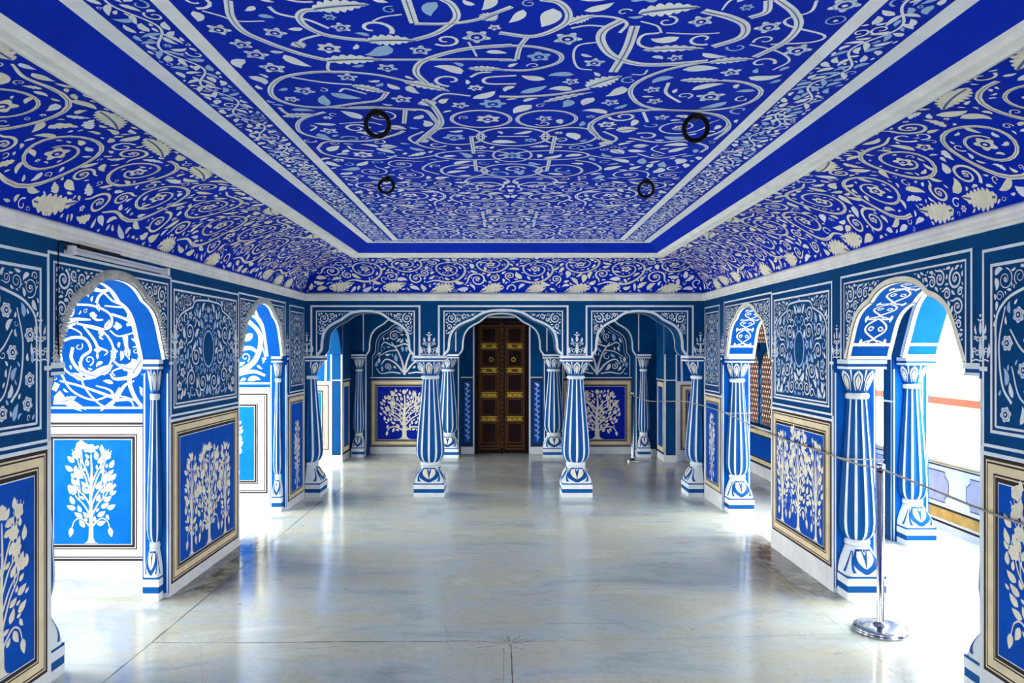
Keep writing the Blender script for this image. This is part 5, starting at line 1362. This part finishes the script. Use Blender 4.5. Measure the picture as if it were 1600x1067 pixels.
def rope_between(pts, r=.0055, twist=True, n=90):
    P = []
    A = np.array(pts, float); s = []
    Q = np.vstack([2*A[0]-A[1], A, 2*A[-1]-A[-2]])
    per = max(4, n//(len(A)-1))
    for i in range(1, len(Q)-2):
        p0, p1, p2, p3 = Q[i-1:i+3]
        for t in np.linspace(0, 1, per, endpoint=False): s.append(0.5*((2*p1)+(-p0+p2)*t+(2*p0-5*p1+4*p2-p3)*t*t+(-p0+3*p1-3*p2+p3)*t**3))
    s.append(A[-1]); return s
rp = MB()
XW = 2.135
main = [(2.145, 4.215, .925), (XW, 4.45, .912), (XW, 4.79, .915), (XW, 5.21, .92), (XW, 5.86, .927), (XW, 6.46, .957), (XW, 7.25, 1.0), (2.02, 7.93, 1.035), (1.96, 8.35, 1.02), (1.87, 9.4, .95), (1.83, 10.2, .955), (1.845, 10.515, .96)]
rp.tube(rope_between(main, n=160), .0055, 'rope', 6)
rp.tube(rope_between([(XW, 7.25, 1.0), (2.20, 7.16, .988), (2.42, 7.18, .985)], n=20), .0045, 'rope', 6)
rp.tube(rope_between([(XW, 4.79, .915), (2.20, 4.70, .905), (2.43, 4.70, .90)], n=20), .0045, 'rope', 6)
rp.tube(rope_between([(2.145, 4.165, .925), (XW, 3.63, .905), (XW, 3.33, .89), (XW, 3.0, .885), (XW, 2.4, .90)], n=50), .0055, 'rope', 6)
tag(rp.build('barrier_rope'), 'thin grey barrier rope strung from post to post along the right wall', 'rope')

# ------------------------------------------------------------------ tube light and cable above the nearer left arch
tl = empty('tube_light', (XL+.002, 3.62, 2.10))
mb = MB(); mb.box(0, .016, .0, 1.05, -.006, .014, 'white_plastic'); mb.build('batten', tl)
mb = MB(); mb.tube([(.030, .035, -.012), (.030, 1.02, -.012)], .0125, 'tube_glass', 12); mb.build('tube', tl)
for y in (.0, 1.02):
    mb = MB(); mb.box(.0, .045, y, y+.034, -.028, .016, 'white_plastic'); mb.build('lamp_holder', tl)
tag(tl, 'unlit white tube light fixed on the wall above the nearer left arch', 'light')
cb = MB(); cb.tube([(XL+.012, 3.56, 1.57), (XL+.010, 3.555, 1.8), (XL+.012, 3.56, 2.125), (XL+.012, 3.58, 2.131), (XL+.030, 3.75, 2.128), (XL+.028, 4.1, 2.13)], .004, 'iron', 6)
tag(cb.build('cable'), 'thin cable running up the wall and along the tube light', 'cable')
fx = empty('wall_fitting', (XL+.002, 3.70, 2.128)); mb = MB(); mb.box(.0, .03, 0, .16, -.010, .004, 'iron'); mb.build('housing', fx); mb = MB(); mb.tube([(.012, .16, -.003), (.012, .48, -.003)], .005, 'iron', 6); mb.build('rod', fx)
tag(fx, 'small black fitting with a rod just above the white tube light', 'fitting')

# ------------------------------------------------------------------ light
w = bpy.data.worlds.new('World'); sc.world = w; w.use_nodes = True
bg = w.node_tree.nodes['Background']; bg.inputs['Color'].default_value = (1.0, 0.985, 0.95, 1); bg.inputs['Strength'].default_value = 7.0

# ------------------------------------------------------------------ camera
cam = bpy.data.cameras.new('camera'); co = bpy.data.objects.new('camera', cam); col.objects.link(co)
co.location = (0, 0, H); co.rotation_euler = (PI/2, 0, 0)
cam.sensor_fit = 'HORIZONTAL'; cam.sensor_width = 36; cam.lens = 36*F/1600
cam.shift_x = (800-VX)/1600; cam.shift_y = (VY-533.5)/1600
cam.clip_start = .05; cam.clip_end = 200
sc.camera = co
sc.view_settings.view_transform = 'Standard'; sc.view_settings.look = 'None'; sc.view_settings.gamma = 1
sc.view_settings.use_curve_mapping = False; sc.view_settings.exposure = 1.45
